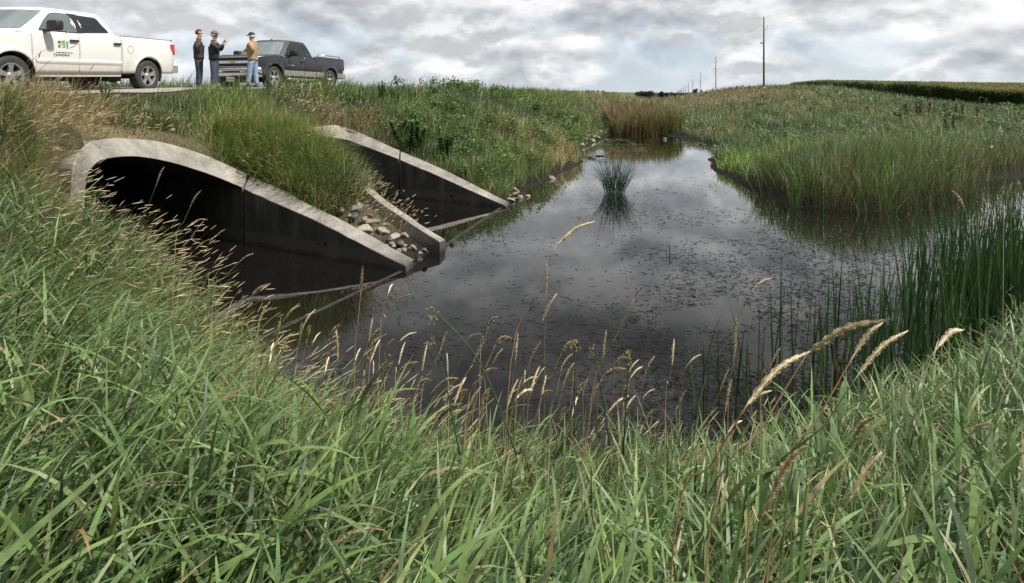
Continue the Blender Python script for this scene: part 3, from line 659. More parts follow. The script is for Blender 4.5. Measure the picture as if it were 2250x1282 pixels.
def build_near():
    acc = Acc()
    # culms with leaves: the broad leaved grass at the viewer's feet
    def culms(n, r0, r1, a0, a1, hmul, wmul, leaves, seg, lean=.35, keep=None, pal=None, pw=None, p=1.2):
        x, y, r = polar(n, r0, r1, a0, a1, p); z = ground_z(x, y)
        ok = (z > .0) & ~notch(x, y, .1) & ~((x < -4.9) & (y > 5.5))
        if keep is not None: ok &= keep(x, y, z)
        x, y, z, r = x[ok], y[ok], z[ok], r[ok]; n = len(x)
        H = (.42 + .38 * vnoise(x, y, .7)) * hmul * rng.uniform(.75, 1.15, n)
        az = rng.normal(lean_az, .4, n); tilt = np.abs(rng.normal(lean + .1, .16, n)); bend = np.abs(rng.normal(.45, .25, n))
        nb = vnoise(x, y, .55)
        c = pick(pal or [(.10, .155, .062), (.12, .185, .055), (.17, .235, .078), (.045, .08, .03)], pw or [3, 3, 3, 2], n)
        # stem
        acc.add(blades(np.stack([x, y, z - .02], 1), H, np.full(n, .0035) * wmul, az, tilt, bend, vary(c * np.array([1.15, 1.1, .9])), 4))
        for k in range(leaves):
            f = (k + .5) / leaves * .9 + rng.uniform(-.06, .06, n)
            th = tilt + bend * f ** 1.3 * .5; px_ = x + np.cos(az) * np.sin(th) * H * f; py_ = y + np.sin(az) * np.sin(th) * H * f; pz = z + np.cos(th) * H * f
            la = az + rng.normal(0, .7, n) + np.where(rng.random(n) < .22, math.pi, 0)
            LL = rng.uniform(.18, .42, n) * (1.0 if k else .8); ww = rng.uniform(.007, .0185, n) * wmul
            lt = np.abs(rng.normal(.55, .28, n)); lb = np.abs(rng.normal(.85, .6, n))
            cc = vary(c, .3, .1); dead = rng.random(n) < (0 if wmul > 1.5 else .15 if k < 2 else .035); cc[dead] = vary(pick([DRY, (.30, .17, .10), TAN], [2, 1.5, 2], int(dead.sum())))
            acc.add(blades(np.stack([px_, py_, pz], 1), LL, ww, la, lt, lb, cc, seg, tipcol=np.clip(cc * 1.15 + .01, 0, 1), face=rng.uniform(-.8, .8, n), sharp=2.2))
    lean_az = .15
    nearleft = lambda x, y, z: (np.hypot(x, y) > .75)
    culms(2700, .85, 2.2, -62, 62, 1.0, 1.1, 6, 6, .35, nearleft)
    culms(5200, 2.0, 4.6, -60, 60, 1.0, 1.0, 6, 5, .4, nearleft)
    culms(520, .8, 2.6, -60, 60, 1.15, 1.7, 5, 7, .4, nearleft, [(.12, .20, .06), (.15, .23, .065), (.09, .15, .055)], [2, 2, 1])
    culms(7000, 4.4, 8.6, -56, -18, .9, 1.15, 5, 4, .5, lambda x, y, z: (z > .0) & (y < 8.2 - .0 * x))
    culms(5500, 4.4, 9.5, 22, 56, .95, 1.25, 5, 4, .35)
    # long thin blades combed over by the wind on the left bank
    for n, r0, r1, a0, a1, L0, W0 in ((11000, 1.0, 4.5, -60, 58, .50, .0045), (34000, 4.0, 9.0, -57, -17, .55, .0055)):
        x, y, r = polar(n, r0, r1, a0, a1, 1.0); z = ground_z(x, y); ok = (z > .0) & ~notch(x, y, .05) & (r > .8)
        t, v = tv(x, y); ok &= (v < V1N - .1) | (x > -2)
        x, y, z, r = x[ok], y[ok], z[ok], r[ok]; n = len(x); nb = vnoise(x, y, .6)
        c = pick([G_BLUE, G_MID, G_YEL, G_DARK, TAN], [3, 4, 1.2, 1.5, .6], n)
        sm = patch(x, y, -3.0, 5.6, 1.3) * .55 + .22 * patch(x, y, -4.2, 5.4, 1.6) + .25 * patch(x, y, -1.6, 4.0, .8) + .18 * (y > 2.6); m = rng.random(n) < sm; c[m] = pick([STRAW, TAN, G_YEL], [3, 2, 3], int(m.sum()))
        m = rng.random(n) < patch(x, y, -6.4, 7.0, 1.6) * .93; c[m] = pick([TAN, DRY, RUST, G_YEL, STRAW], [4, 3, .7, 1, 2], int(m.sum()))
        az = rng.normal(.12, .5, n); lw = smooth01((-x - .8) / 1.5); tilt = np.abs(rng.normal(.35, .2, n)) + .25 * lw; bend = np.abs(rng.normal(.95, .4, n))
        cc = vary(c)
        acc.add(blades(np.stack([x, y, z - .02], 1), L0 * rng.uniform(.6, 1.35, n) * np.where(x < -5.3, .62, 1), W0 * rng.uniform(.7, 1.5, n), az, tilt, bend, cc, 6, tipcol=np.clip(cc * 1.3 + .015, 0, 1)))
    tag(acc.build('meadow_grass', M_PLANT), 'broad leaved green grass on the near bank, leaning to the right in the wind', 'grass', kind='stuff')

    # fine straw coloured seed stems, far too many to count, above the left bank and along the near edge
    acc2 = Acc()
    for n, cx, cy, rr, L0 in ((1000, -3.2, 5.3, 1.7, .85), (600, -4.9, 6.3, 1.5, .7), (1500, -6.5, 7.0, 1.5, .29), (420, -1.5, 3.9, .9, .75), (300, -.1, 3.25, 1.0, .6), (160, 1.6, 3.3, 1.1, .65), (160, -6.6, 9.9, 1.1, .32), (260, -5.6, 16.5, 1.8, .55), (450, -2.7, 10.8, 1.0, .6)):
        a = rng.uniform(0, math.tau, n); q = rr * np.sqrt(rng.random(n)); x = cx + q * np.cos(a); y = cy + q * np.sin(a); z = ground_z(x, y); ok = (z > .02) & ~notch(x, y, .1) & ~on_road(x, y)
        x, y, z = x[ok], y[ok], z[ok]; n = len(x); L_ = L0 * rng.uniform(.7, 1.3, n); az = rng.normal(.12, .35, n); tilt = np.abs(rng.normal(.3, .15, n)) + .2 * (x < -1.2) * (y < 6.6); bend = np.abs(rng.normal(.7, .28, n))
        r = np.hypot(x, y); root = np.stack([x, y, z], 1); c = vary(pick([STRAW, TAN, (.5, .42, .24)], [3, 2, 2], n), .2)
        acc2.add(blades(root, L_, np.maximum(.003, r * .00055), az, tilt, bend, c, 6, sharp=6))
        # tip position and direction, the same curve
        s = np.linspace(0, 1, 7); th = tilt[:, None] + bend[:, None] * s ** 1.3; m = (th[:, 1:] + th[:, :-1]) / 2
        hh = (np.sin(m) * (L_ / 6)[:, None]).sum(1); zz = (np.cos(m) * (L_ / 6)[:, None]).sum(1); e = th[:, -1]
        tip = root + np.stack([np.cos(az) * hh, np.sin(az) * hh, zz], 1); d = np.stack([np.cos(az) * np.sin(e), np.sin(az) * np.sin(e), np.cos(e)], 1)
        straw_heads(acc2, tip - d * .02, d, rng.uniform(.06, .12, n), np.maximum(.0035, r * .0007), vary(pick([(.55, .46, .27), (.64, .55, .36), STRAW], [3, 3, 1], n), .15))
    tag(acc2.build('seeding_grass', M_PLANT), 'pale straw seed stems bending over the left bank and the culvert edge', 'grass', kind='stuff')
build_near()

def build_weeds():
    """broad leaved weeds among the grass: domes of small leaves"""
    acc = Acc(); g = np.random.default_rng(5); made = 0
    cols = np.array([(.065, .12, .03), (.09, .16, .04), (.125, .19, .045), (.05, .09, .028)])
    for zone_ in range(3):
        m = (260, 150, 110)[zone_]; x, y, r = polar(m * 3, *((12.5, 38, -24, 7), (17, 75, 17, 44), (10.5, 17, -36, -18))[zone_]); z = ground_z(x, y); tt, vv = tv(x, y); e1 = np.interp(vv, O1v, O1t)
        ok = (z > .25) & ~notch(x, y, .25) & ~on_road(x, y, .4) & (vnoise(x, y, 2.2) > (.42, .48, .5)[zone_]) & ~((vv > V1N - 1) & (vv < V1F + .3) & (tt < e1 + 1.0)) & ~((vv > V2N - .3) & (vv < V2F + .5) & (tt < 12)) & (x > road_cx(y) + 3.0 + (y < 19) * 1.0) & ~((y < 21) & (x < -5.5)) & ~((np.hypot(x - 23.5, y - 66) < 12)) & ~((np.hypot(x - 8.9, y - 20.4) < 2))
        x, y, z, r = [q[ok][:m] for q in (x, y, z, r)]
        for a, b, c, d in zip(x, y, z, r):
            k = int(np.clip(2400 / d, 40, 130)); rad = g.uniform(.22, .5) * (1 + d / 60); size = max(.045, d * .0026) * g.uniform(.8, 1.25)
            base = cols[g.integers(0, 4)]; hh = g.uniform(.6, 1.2) if b > 12 and a < 7 else g.uniform(.35, .8)
            V, q, t, cc = leaf_cloud_((a, b, c + hh * .6), rad, k, size, [base, base * 1.2, base * .85], .75, 4, g); acc.add((V, q, t, cc))
    tag(acc.build('bank_weeds', M_PLANT), 'leafy green weeds mixed into the grass of the road bank and the far hill', 'weeds', kind='stuff')
def leaf_cloud_(c, rad, n, size, cols, flat, lumps, g):
    L_ = g.normal(0, 1, (lumps, 3)); L_ /= np.linalg.norm(L_, axis=1)[:, None]; L_ *= g.uniform(.3, .7, (lumps, 1)) * rad; L_[:, 2] *= flat
    k = g.integers(0, lumps, n); d = g.normal(0, 1, (n, 3)); d /= np.linalg.norm(d, axis=1)[:, None]; P = np.array(c) + L_[k] + d * (rad * .5 * g.uniform(.3, 1, (n, 1)) ** .5) * np.array([1, 1, flat])
    u = g.normal(0, 1, (n, 3)) * np.array([1, 1, .5]); u /= np.linalg.norm(u, axis=1)[:, None]; w = np.cross(u, g.normal(0, 1, (n, 3)) * np.array([.5, .5, 1])); w /= np.linalg.norm(w, axis=1)[:, None]; s = (size * g.uniform(.5, 1.3, n))[:, None]
    V = np.stack([P - u * s, P - w * s * .45, P + u * s, P + w * s * .45], 1).reshape(-1, 3); base = (np.arange(n) * 4)[:, None]
    cc = np.array(cols)[g.integers(0, len(cols), n)] * g.uniform(.75, 1.3, (n, 1)); return V, base + np.array([[0, 1, 2, 3]]), None, np.repeat(cc[:, None], 4, 1).reshape(-1, 3)
build_weeds()
# ------------------------------------------------------------------ small builders
def lathe(prof, n=24, axis='y'):
    """prof = [(r, h)], turned about the axis"""
    V = []; Q = []
    for r, h in prof:
        for k in range(n):
            a = k * math.tau / n; c, s = r * math.cos(a), r * math.sin(a)
            V.append((c, h, s) if axis == 'y' else (c, s, h))
    for i in range(len(prof) - 1):
        for k in range(n):
            a, b = i * n + k, i * n + (k + 1) % n; Q.append((a, b, b + n, a + n))
    return V, Q
def tube(pts, rad, n=6, closed_ends=True):
    pts = [Vector(p) for p in pts]; rad = rad if hasattr(rad, '__len__') else [rad] * len(pts); V = []; Q = []
    for i, p in enumerate(pts):
        d = (pts[min(i + 1, len(pts) - 1)] - pts[max(i - 1, 0)]).normalized()
        a = d.cross(Vector((0, 0, 1)) if abs(d.z) < .9 else Vector((1, 0, 0))).normalized(); b = d.cross(a)
        for k in range(n): t = k * math.tau / n; V.append(p + (a * math.cos(t) + b * math.sin(t)) * rad[i])
    for i in range(len(pts) - 1):
        for k in range(n): a = i * n + k; b = i * n + (k + 1) % n; Q.append((a, b, b + n, a + n))
    if closed_ends: Q += [tuple(range(n))[::-1], tuple(range((len(pts) - 1) * n, len(pts) * n))]
    return V, Q
def merge(*vq):
    V = []; Q = []
    for v, q in vq:
        k = len(V); V += [tuple(p) for p in v]; Q += [tuple(i + k for i in f) for f in q]
    return V, Q
def box(x0, x1, y0, y1, z0, z1):
    V = [(x, y, z) for z in (z0, z1) for x, y in ((x0, y0), (x1, y0), (x1, y1), (x0, y1))]
    return V, [(3, 2, 1, 0), (4, 5, 6, 7), (0, 1, 5, 4), (1, 2, 6, 5), (2, 3, 7, 6), (3, 0, 4, 7)]
def bevel(o, w, seg=2, ang=35):
    m = o.modifiers.new('bevel', 'BEVEL'); m.width = w; m.segments = seg; m.limit_method = 'ANGLE'; m.angle_limit = R(ang); return o
def ell(c, r, n=14, m=8):
    V = []; Q = []
    for i in range(m + 1):
        t = math.pi * i / m
        for k in range(n):
            a = math.tau * k / n; V.append((c[0] + r[0] * math.sin(t) * math.cos(a), c[1] + r[1] * math.sin(t) * math.sin(a), c[2] + r[2] * math.cos(t)))
    for i in range(m):
        for k in range(n): a = i * n + k; b = i * n + (k + 1) % n; Q.append((a, b, b + n, a + n))
    return V, Q
def text_mesh(name, txt, size, mat, parent, loc, right, up, width=None, thick=.003):
    cu = bpy.data.curves.new(name, 'FONT'); cu.body = txt; cu.size = size; cu.extrude = thick; cu.align_x = 'CENTER'; cu.align_y = 'CENTER'
    t = bpy.data.objects.new('t', cu); C.objects.link(t); dg = bpy.context.evaluated_depsgraph_get(); dg.update()
    me = bpy.data.meshes.new_from_object(t.evaluated_get(dg)); bpy.data.objects.remove(t); me.name = name
    w = max(v.co.x for v in me.vertices) - min(v.co.x for v in me.vertices); k = width / w if width else 1
    right = Vector(right).normalized(); up = Vector(up).normalized(); nrm = right.cross(up)
    for v in me.vertices: v.co = right * v.co.x * k + up * v.co.y + nrm * v.co.z
    me.materials.clear(); me.materials.append(mat)
    o = bpy.data.objects.new(name, me); C.objects.link(o); o.parent = parent; o.location = loc; return o

def _rb():
    V, Q = ell((0, 0, 0), (1, 1, 1), 20, 12); f = lambda a: math.copysign(abs(a) ** .45, a)
    return [(f(x), f(y), f(z)) for x, y, z in V], Q
RB = _rb()
# ------------------------------------------------------------------ pickup trucks
def car_paint(name, col, dirt, rough=.28):
    m, nt, b = base_mat(name); L = nt.links.new
    tc = N(nt, 'ShaderNodeTexCoord'); sep = N(nt, 'ShaderNodeSeparateXYZ'); L(tc.outputs['Object'], sep.inputs[0])
    n = N(nt, 'ShaderNodeTexNoise'); n.inputs['Scale'].default_value = 5; n.inputs['Detail'].default_value = 6; L(tc.outputs['Object'], n.inputs[0])
    mr = N(nt, 'ShaderNodeMapRange'); L(math_n(nt, 'SUBTRACT', sep.outputs[2], math_n(nt, 'MULTIPLY', n.outputs[0], .35)), mr.inputs[0])
    mr.inputs[1].default_value = .28; mr.inputs[2].default_value = .62; mr.inputs[3].default_value = .55; mr.inputs[4].default_value = .03
    c = mixc(nt, mr.outputs[0], col, dirt); L(c, b.inputs['Base Color'])
    b.inputs['Roughness'].default_value = rough; b.inputs['Coat Weight'].default_value = .5; b.inputs['Coat Roughness'].default_value = .12
    return m
M_WHITE = car_paint('white_paint', (.66, .655, .64), (.33, .28, .21))
M_NAVY = car_paint('dark_blue_grey_paint', (.014, .017, .026), (.09, .08, .065), .4)
M_TRIM = simple('black_trim', (.018, .018, .019), .55)
M_GLASS = simple('tinted_glass', (.02, .025, .027), .04, spec=.9, var=.02)
M_GLASS2 = simple('light_glass', (.12, .15, .155), .05, spec=.9, var=.02)
M_CHROME = simple('chrome', (.62, .62, .63), .16, 1.0, var=.05)
M_ALLOY = simple('alloy', (.42, .42, .42), .35, .75, var=.12)
M_TYRE = simple('tyre_rubber', (.035, .034, .032), .85, var=.25)
M_RED = simple('red_lens', (.45, .012, .015), .15, coat=.6)
M_AMBER = simple('amber_lens', (.75, .28, .04), .15, coat=.6)
M_CLEAR = simple('clear_lens', (.55, .55, .53), .12, coat=.6)
M_CLAD = simple('pewter_cladding', (.24, .225, .20), .5)
M_UNDER = simple('underbody', (.02, .018, .016), .85, var=.3)
M_GOLD = simple('gold_badge', (.55, .36, .08), .3, .6)
M_WHITEP = simple('plate_white', (.6, .62, .64), .4)
M_BLACK = simple('ink_black', (.02, .02, .02), .5)

def pickup(P, loc, yaw, pitch, label, paint):
    root = thing('pickup_truck', label, 'truck', loc, 0); root.rotation_euler = Euler((0, pitch, yaw), 'XYZ')
    hw = P['hw']; WR = .41; XF, XR = P['xf'], P['xr']; LEN = P['len']; arch_r = .50
    def W(z):                                  # half width of the sides at height z
        return hw * np.interp(z, [.3, .5, .72, .80, 1.0, 1.2, 1.42], [.955, .975, .99, .995, 1.0, .99, .955])
    def bottom(x):
        b = P['sill']
        for xc in (XF, XR):
            d = abs(x - xc)
            if d < arch_r: b = max(b, WR + math.sqrt(arch_r ** 2 - d * d) * (1.0))
        return b
    def skin(name, x0, x1, top, mat, side, parent, off=0.0, zb=None, ends=.0):
        xs = sorted(set([x0 + ends, x1 - ends] + [x for x in np.arange(round(x0, 1), x1, .1) if x0 + .02 < x < x1 - .02] +
                    [xc + arch_r * math.cos(a) for xc in (XF, XR) for a in np.linspace(0, math.pi, 19) if x0 + .01 < xc + arch_r * math.cos(a) < x1 - .01]))
        rows = 12; V = []; Q = []
        for x in xs:
            b = max(bottom(x), zb or 0); t = top(x)
            for k in range(rows):
                z = b + (t - b) * k / (rows - 1); y = float(W(z)) + off
                for xc in (XF, XR):            # swollen arch lips
                    d = math.hypot(x - xc, z - WR)
                    y += .028 * math.exp(-((d - arch_r) / .07) ** 2)
                if x < P['nose']: y -= .34 * (1 - x / P['nose']) ** 2
                if x > LEN - .25: y -= .05 * ((x - LEN + .25) / .25) ** 2
                V.append((x, side * y, z))
        for i in range(len(xs) - 1):
            for k in range(rows - 1):
                a = i * rows + k; f = (a, a + rows, a + rows + 1, a + 1); Q.append(f if side < 0 else f[::-1])
        o = mesh_obj(name, V, Q, mat, parent, True); m = o.modifiers.new('s', 'SOLIDIFY'); m.thickness = .03; m.offset = -1; return o
    belt = lambda x: P['belt'] + .012 * (x - 1.5)
    rail = lambda x: P['rail']
    hood = lambda x: np.interp(x, [0, .12, .5, P['door0']], P['hoodz'])
    g = .006
    body = None
    # core: dark box that closes the shut lines, floor, axles
    V, Q = merge(box(.25, XF - .52, -hw + .16, hw - .16, .42, .92), box(XF - .52, XF + .52, -hw + .42, hw - .42, .42, .95), box(XF + .52, XR - .53, -hw + .07, hw - .07, .42, 1.1), box(XR - .53, XR + .53, -hw + .36, hw - .36, .5, .86), box(XR + .53, LEN - .12, -hw + .12, hw - .12, .5, .8),
                 box(XF + .3, XR - .3, -.45, .45, .28, .45), tube([(XF, -hw + .2, WR), (XF, hw - .2, WR)], .06, 8), tube([(XR, -hw + .2, WR), (XR, hw - .2, WR)], .07, 8), ell((XR, .05, WR - .03), (.17, .17, .15)), box(XR - 1.1, XR - .65, -.75, -.2, .27, .5), tube([(XR - .2, .6, .4), (LEN - .1, .62, .42)], .035, 8))
    mesh_obj('chassis', V, Q, M_UNDER, root)
    body = thing('body', None, None); del_ = [body.pop(k) for k in list(body.keys())]; bpy.data.objects.remove(body)
    # hood and nose as the body mesh
    nx, ny = 12, 11; V = []; Q = []
    for i in range(nx):
        x = .06 + (P['ws0'] - .06) * i / (nx - 1)
        wv = float(W(1.15)) - .02 - (.34 * (1 - x / P['nose']) ** 2 if x < P['nose'] else 0)
        for j in range(ny):
            u = -1 + 2 * j / (ny - 1); z = float(hood(min(x, P['door0']))) + .045 * (1 - u * u) + (.02 if .45 < abs(u) < .75 else 0) - .03 * max(0, abs(u) - .85) / .15
            z -= .10 * max(0, 1 - (x - .06) / .10) if x < .16 else 0
            V.append((x, u * wv, z))
    for i in range(nx - 1):
        for j in range(ny - 1): a = i * ny + j; Q.append((a, a + ny, a + ny + 1, a + 1))
    hood_o = mesh_obj('hood', V, Q, paint, root, True); hood_o.modifiers.new('s', 'SOLIDIFY').thickness = .02
    for s in (-1, 1):
        skin('fender', .16, P['door0'] - g, lambda x: float(hood(x)) + .0, paint, s, root)
        d1 = skin('front_door', P['door0'] + g, P['door1'] - g, belt, paint, s, root)
        d2 = skin('rear_door', P['door1'] + g, P['door2'] - g, belt, paint, s, root, zb=.0)
        bd = skin('bed_side', P['door2'] + g * 2, LEN - .06, rail, paint, s, root)
        # wheel house linings
        for xc in (XF, XR):
            prof = []; V = []; Q = []; m_ = 14
            for k in range(m_ + 1):
                a = -.15 + (math.pi + .3) * k / m_; x = xc + (arch_r - .012) * math.cos(a); z = WR + (arch_r - .012) * math.sin(a)
                V += [(x, s * (hw - .02), z), (x, s * (hw - .42), z)]
            Q = [(2 * k, 2 * k + 1, 2 * k + 3, 2 * k + 2) for k in range(m_)]
            mesh_obj('wheel_housing', V, Q, M_UNDER, root, True)
        # handles
        for xh, par in ((P['door1'] - .17, d1), (P['door2'] - .17, d2)):
            if xh > P['door2'] - .2 and not P['rear_handle']: continue
            yy = s * (float(W(P['hz'])) + .012); o = mesh_obj('handle', *box(xh - .11, xh + .11, min(yy, yy + s * .035), max(yy, yy + s * .035), P['hz'] - .025, P['hz'] + .025), M_TRIM, par); bevel(o, .012, 3)
        # lower moulding / cladding
        if P['clad']:
            for nm, x0, x1, z0, z1, mt, off in (('cladding', P['door0'] + .04, P['door1'] - .01, .50, .70, M_CLAD, .012), ('cladding', P['door1'] + .01, P['door2'] - .01, .50, .70, M_CLAD, .012), ('cladding', P['door2'] + .03, XR - arch_r - .03, .50, .70, M_CLAD, .012), ('cladding', XR + arch_r + .03, LEN - .1, .50, .70, M_CLAD, .012), ('side_moulding', P['door0'] + .12, P['door1'] - .02, .74, .84, M_TRIM, .016), ('side_moulding', P['door1'] + .02, P['door2'] - .03, .74, .84, M_TRIM, .016)):
                V = []; n_ = 6
                for k in range(n_ + 1):
                    x = x0 + (x1 - x0) * k / n_
                    for z in (z0, z0 + .012, z1 - .012, z1): V.append((x, s * (float(W(z)) + (off if z0 < z < z1 else .001)), z))
                Q = [(k * 4 + j, (k + 1) * 4 + j, (k + 1) * 4 + j + 1, k * 4 + j + 1) if s < 0 else (k * 4 + j, k * 4 + j + 1, (k + 1) * 4 + j + 1, (k + 1) * 4 + j) for k in range(n_) for j in range(3)]
                mesh_obj(nm, V, Q, mt, root)
            mesh_obj('side_step', *tube([(XF + .72, s * (hw - .1), .40), (XF + .8, s * (hw + .02), .385), (XR - .85, s * (hw + .02), .385), (XR - .77, s * (hw - .1), .40)], .045, 10), M_CHROME, root, True)
            mesh_obj('bed_rail', *tube([(P['door2'] + .25, s * (hw - .09), P['rail'] + .02), (P['door2'] + .25, s * (hw - .09), P['rail'] + .10), (LEN - .3, s * (hw - .09), P['rail'] + .10), (LEN - .3, s * (hw - .09), P['rail'] + .02)], .02, 8), M_CHROME, root, True)
        else:
            V = []; n_ = 12; x0, x1 = P['door0'] + .06, P['door2'] - .04
            for k in range(n_ + 1):
                x = x0 + (x1 - x0) * k / n_
                for z, o_ in ((.66, .0), (.70, .022), (.76, .024), (.79, .0)): V.append((x, s * (float(W(z)) + o_), z))
            Q = [(k * 4 + j, (k + 1) * 4 + j, (k + 1) * 4 + j + 1, k * 4 + j + 1) if s < 0 else (k * 4 + j, k * 4 + j + 1, (k + 1) * 4 + j + 1, (k + 1) * 4 + j) for k in range(n_) for j in range(3)]
            mesh_obj('side_moulding', V, Q, paint, root, True)
        # bed rail cap
        o = mesh_obj('rail_cap', *box(P['door2'] + .02, LEN - .08, min(s * (hw - .1), s * (hw - .045)), max(s * (hw - .1), s * (hw - .045)), P['rail'] - .01, P['rail'] + .018), M_TRIM, root); bevel(o, .01)
        # sill / rocker
        mesh_obj('rocker_panel', *box(P['door0'] + .1, P['door2'], min(s * (hw - .12), s * (hw - .06)), max(s * (hw - .12), s * (hw - .06)), P['sill'] - .08, P['sill'] + .02), M_TRIM if P['clad'] else paint, root)
        # lamps
        yv = s * (hw - .01); tl = mesh_obj('tail_light', *box(LEN - .20, LEN - .035, min(yv - s * .14, yv + s * .004), max(yv - s * .14, yv + s * .004), 1.0, 1.30), M_RED, root)
        for v in tl.data.vertices:
            if v.co.x < LEN - .1: v.co.z = 1.29 if v.co.z > 1.1 else 1.17
        if P['clad']:
            for v in tl.data.vertices:
                if v.co.z < 1.1: v.co.z = .84
                if v.co.x < LEN - .1: v.co.x += .07
        else:
            rl = mesh_obj('reverse_light', *box(LEN - .10, LEN - .04, min(yv - s * .12, yv + s * .002), max(yv - s * .12, yv + s * .002), .88, .99), M_CLEAR, root)
        hy = s * (float(W(1.0)) - .30)
        hx = .14
        V = [(.12, s * .56, .80), (.16, s * .80, .80), (.36, s * (hw - .075), .82), (.12, s * .56, 1.06), (.16, s * .80, 1.06), (.36, s * (hw - .075), 1.08)]
        V2 = [(x + .06, y - s * .02, z) for x, y, z in V]
        o = mesh_obj('headlight', V + V2, [(0, 1, 4, 3), (1, 2, 5, 4), (3, 4, 10, 9), (4, 5, 11, 10), (0, 6, 7, 1), (1, 7, 8, 2), (2, 8, 11, 5), (0, 3, 9, 6), (6, 9, 10, 7), (7, 10, 11, 8)], M_CLEAR, root)
        if P['clad']:
            V = [(.20, s * .83, .82), (.345, s * (hw - .083), .83), (.20, s * .83, 1.05), (.345, s * (hw - .083), 1.06)]; V = [(x - .012, y + s * .012, z) for x, y, z in V]
            mesh_obj('indicator', V, [(0, 1, 3, 2)], M_AMBER, o)
        # mirror
        mx, mz = P['door0'] + .30, P['belt'] + .10
        mo = mesh_obj('wing_mirror', *merge(([(mx + (v[0] + .02 * (v[0] > 0)), s * (hw + .20) + v[1], mz + .03 + v[2]) for v in [(a * .085, b_ * .14, c_ * .115) for a, b_, c_ in RB[0]]], RB[1]), box(mx - .04, mx + .05, min(s * (hw - .1), s * (hw + .12)), max(s * (hw - .1), s * (hw + .12)), mz - .10, mz - .05)), M_TRIM, root, True)
        mesh_obj('mirror_glass', *box(mx + .078, mx + .092, min(s * (hw + .10), s * (hw + .3)), max(s * (hw + .1), s * (hw + .3)), mz - .06, mz + .12), M_GLASS2, mo)
        # wheels
        for xc in (XF, XR):
            wy = s * (hw - .14)
            tyre = lathe([(.25, -.115), (.33, -.132), (.385, -.125), (.408, -.10), (.41, -.05), (.41, .05), (.408, .10), (.385, .125), (.33, .132), (.25, .115)], 36)
            wh = mesh_obj('wheel', *lathe([(.0, -.03), (.20, -.03), (.20, .03), (.0, .03)], 20), M_UNDER, root); wh.location = (xc, wy, WR)
            t_ = mesh_obj('tyre', *tyre, M_TYRE, wh, True)
            rim = [lathe([(.262, -.10), (.262, -.118), (.245, -.118), (.235, -.09), (.235, .09), (.262, .10)], 36)]
            for k in range(5):
                a = math.tau * k / 5 + .3; V = []
                for rr_, ww, yy in ((.03, .055, -.085), (.14, .042, -.10), (.243, .062, -.108)):
                    c, sn = math.cos(a), math.sin(a)
                    for sg in (-1, 1): V.append((rr_ * c - sg * ww * sn, yy, rr_ * sn + sg * ww * c))
                V2 = [(x, y + .04, z) for x, y, z in V]
                rim.append((V + V2, [(0, 2, 3, 1), (2, 4, 5, 3), (0, 6, 8, 2), (2, 8, 10, 4), (1, 3, 9, 7), (3, 5, 11, 9)]))
            rim.append(lathe([(.0, -.125), (.05, -.122), (.062, -.105), (.075, -.09)], 18))
            V, Q = merge(*rim)
            if s > 0: V = [(x, -y, z) for x, y, z in V]; Q = [q[::-1] for q in Q]
            ro = mesh_obj('rim', V, Q, M_ALLOY, wh); 
    # bed floor, front wall, tailgate
    mesh_obj('bed_floor', *box(P['door2'] + .06, LEN - .1, -hw + .1, hw - .1, .80, .84), M_TRIM, root)
    mesh_obj('bed_front', *box(P['door2'] + .04, P['door2'] + .09, -hw + .06, hw - .06, .8, P['rail'] - .02), paint, root)
    tg = mesh_obj('tailgate', *box(LEN - .09, LEN - .03, -hw + .07, hw - .07, .66, P['rail'] - .01), paint, root); bevel(tg, .02, 3)
    o = mesh_obj('rear_bumper', *merge(box(LEN - .06, LEN + .16, -hw + .04, hw - .04, .48, .70)), M_CHROME, root); bevel(o, .04, 3)
    # front bumper and grille
    V = []; Q = []; n_ = 16
    for k in range(n_ + 1):
        u = -1 + 2 * k / n_; y = u * (hw - .03); x = .02 + .20 * abs(u) ** 3.2
        V += [(x + .03, y, .42), (x - .04, y, .47), (x - .06, y, .70), (x + .02, y, .76), (x + .18, y, .76), (x + .18, y, .42)]
    Q = [(6 * k + j, 6 * k + (j + 1) % 6, 6 * k + 6 + (j + 1) % 6, 6 * k + 6 + j) for k in range(n_) for j in range(6)]
    fb = mesh_obj('front_bumper', V, [q[::-1] for q in Q] + [tuple(range(6)), tuple(range(6 * n_ + 5, 6 * n_ - 1, -1))], M_CHROME if P['clad'] else paint, root, True)
    if P['clad']:
        mesh_obj('bumper_slot', *box(-.046, -.03, -.33, .33, .56, .63), M_TRIM, fb)
        mesh_obj('air_dam', *box(.03, .2, -hw + .12, hw - .12, .22, .44), M_UNDER, root)
        gr = mesh_obj('grille', *box(.06, .16, -.80, .80, .77, 1.10), M_TRIM, root)
        for nm, z0, z1, x_, w_ in (('grille_bar', .885, .985, .02, .82), ('grille_frame', 1.09, 1.125, .035, .82), ('grille_frame', .765, .79, .035, .80)):
            bevel(mesh_obj(nm, *box(x_, x_ + .06, -w_, w_, z0, z1), M_CHROME, gr), .012, 2)
        for s in (-1, 1): mesh_obj('grille_frame', *box(.035, .09, min(s * .80, s * .83), max(s * .80, s * .83), .77, 1.12), M_CHROME, gr)
        # cross shaped badge
        pts = [(-.13, -.022), (-.045, -.022), (-.03, -.055), (.085, -.055), (.06, -.022), (.145, -.022), (.13, .022), (.045, .022), (.03, .055), (-.085, .055), (-.06, .022), (-.145, .022)]
        mesh_obj('badge', [(.012, -a, .935 + b) for a, b in pts] + [(.022, -a, .935 + b) for a, b in pts], [tuple(range(12))] + [(k, 12 + k, 12 + (k + 1) % 12, (k + 1) % 12) for k in range(12)], M_GOLD, gr)
        pl = mesh_obj('number_plate', *box(-.065, -.055, -.155, .155, .26, .42), M_WHITEP, root)
        text_mesh('plate_number', 'SYV142', .085, M_BLACK, pl, (-.067, 0, .335), (0, -1, 0), (0, 0, 1), .24, .001)
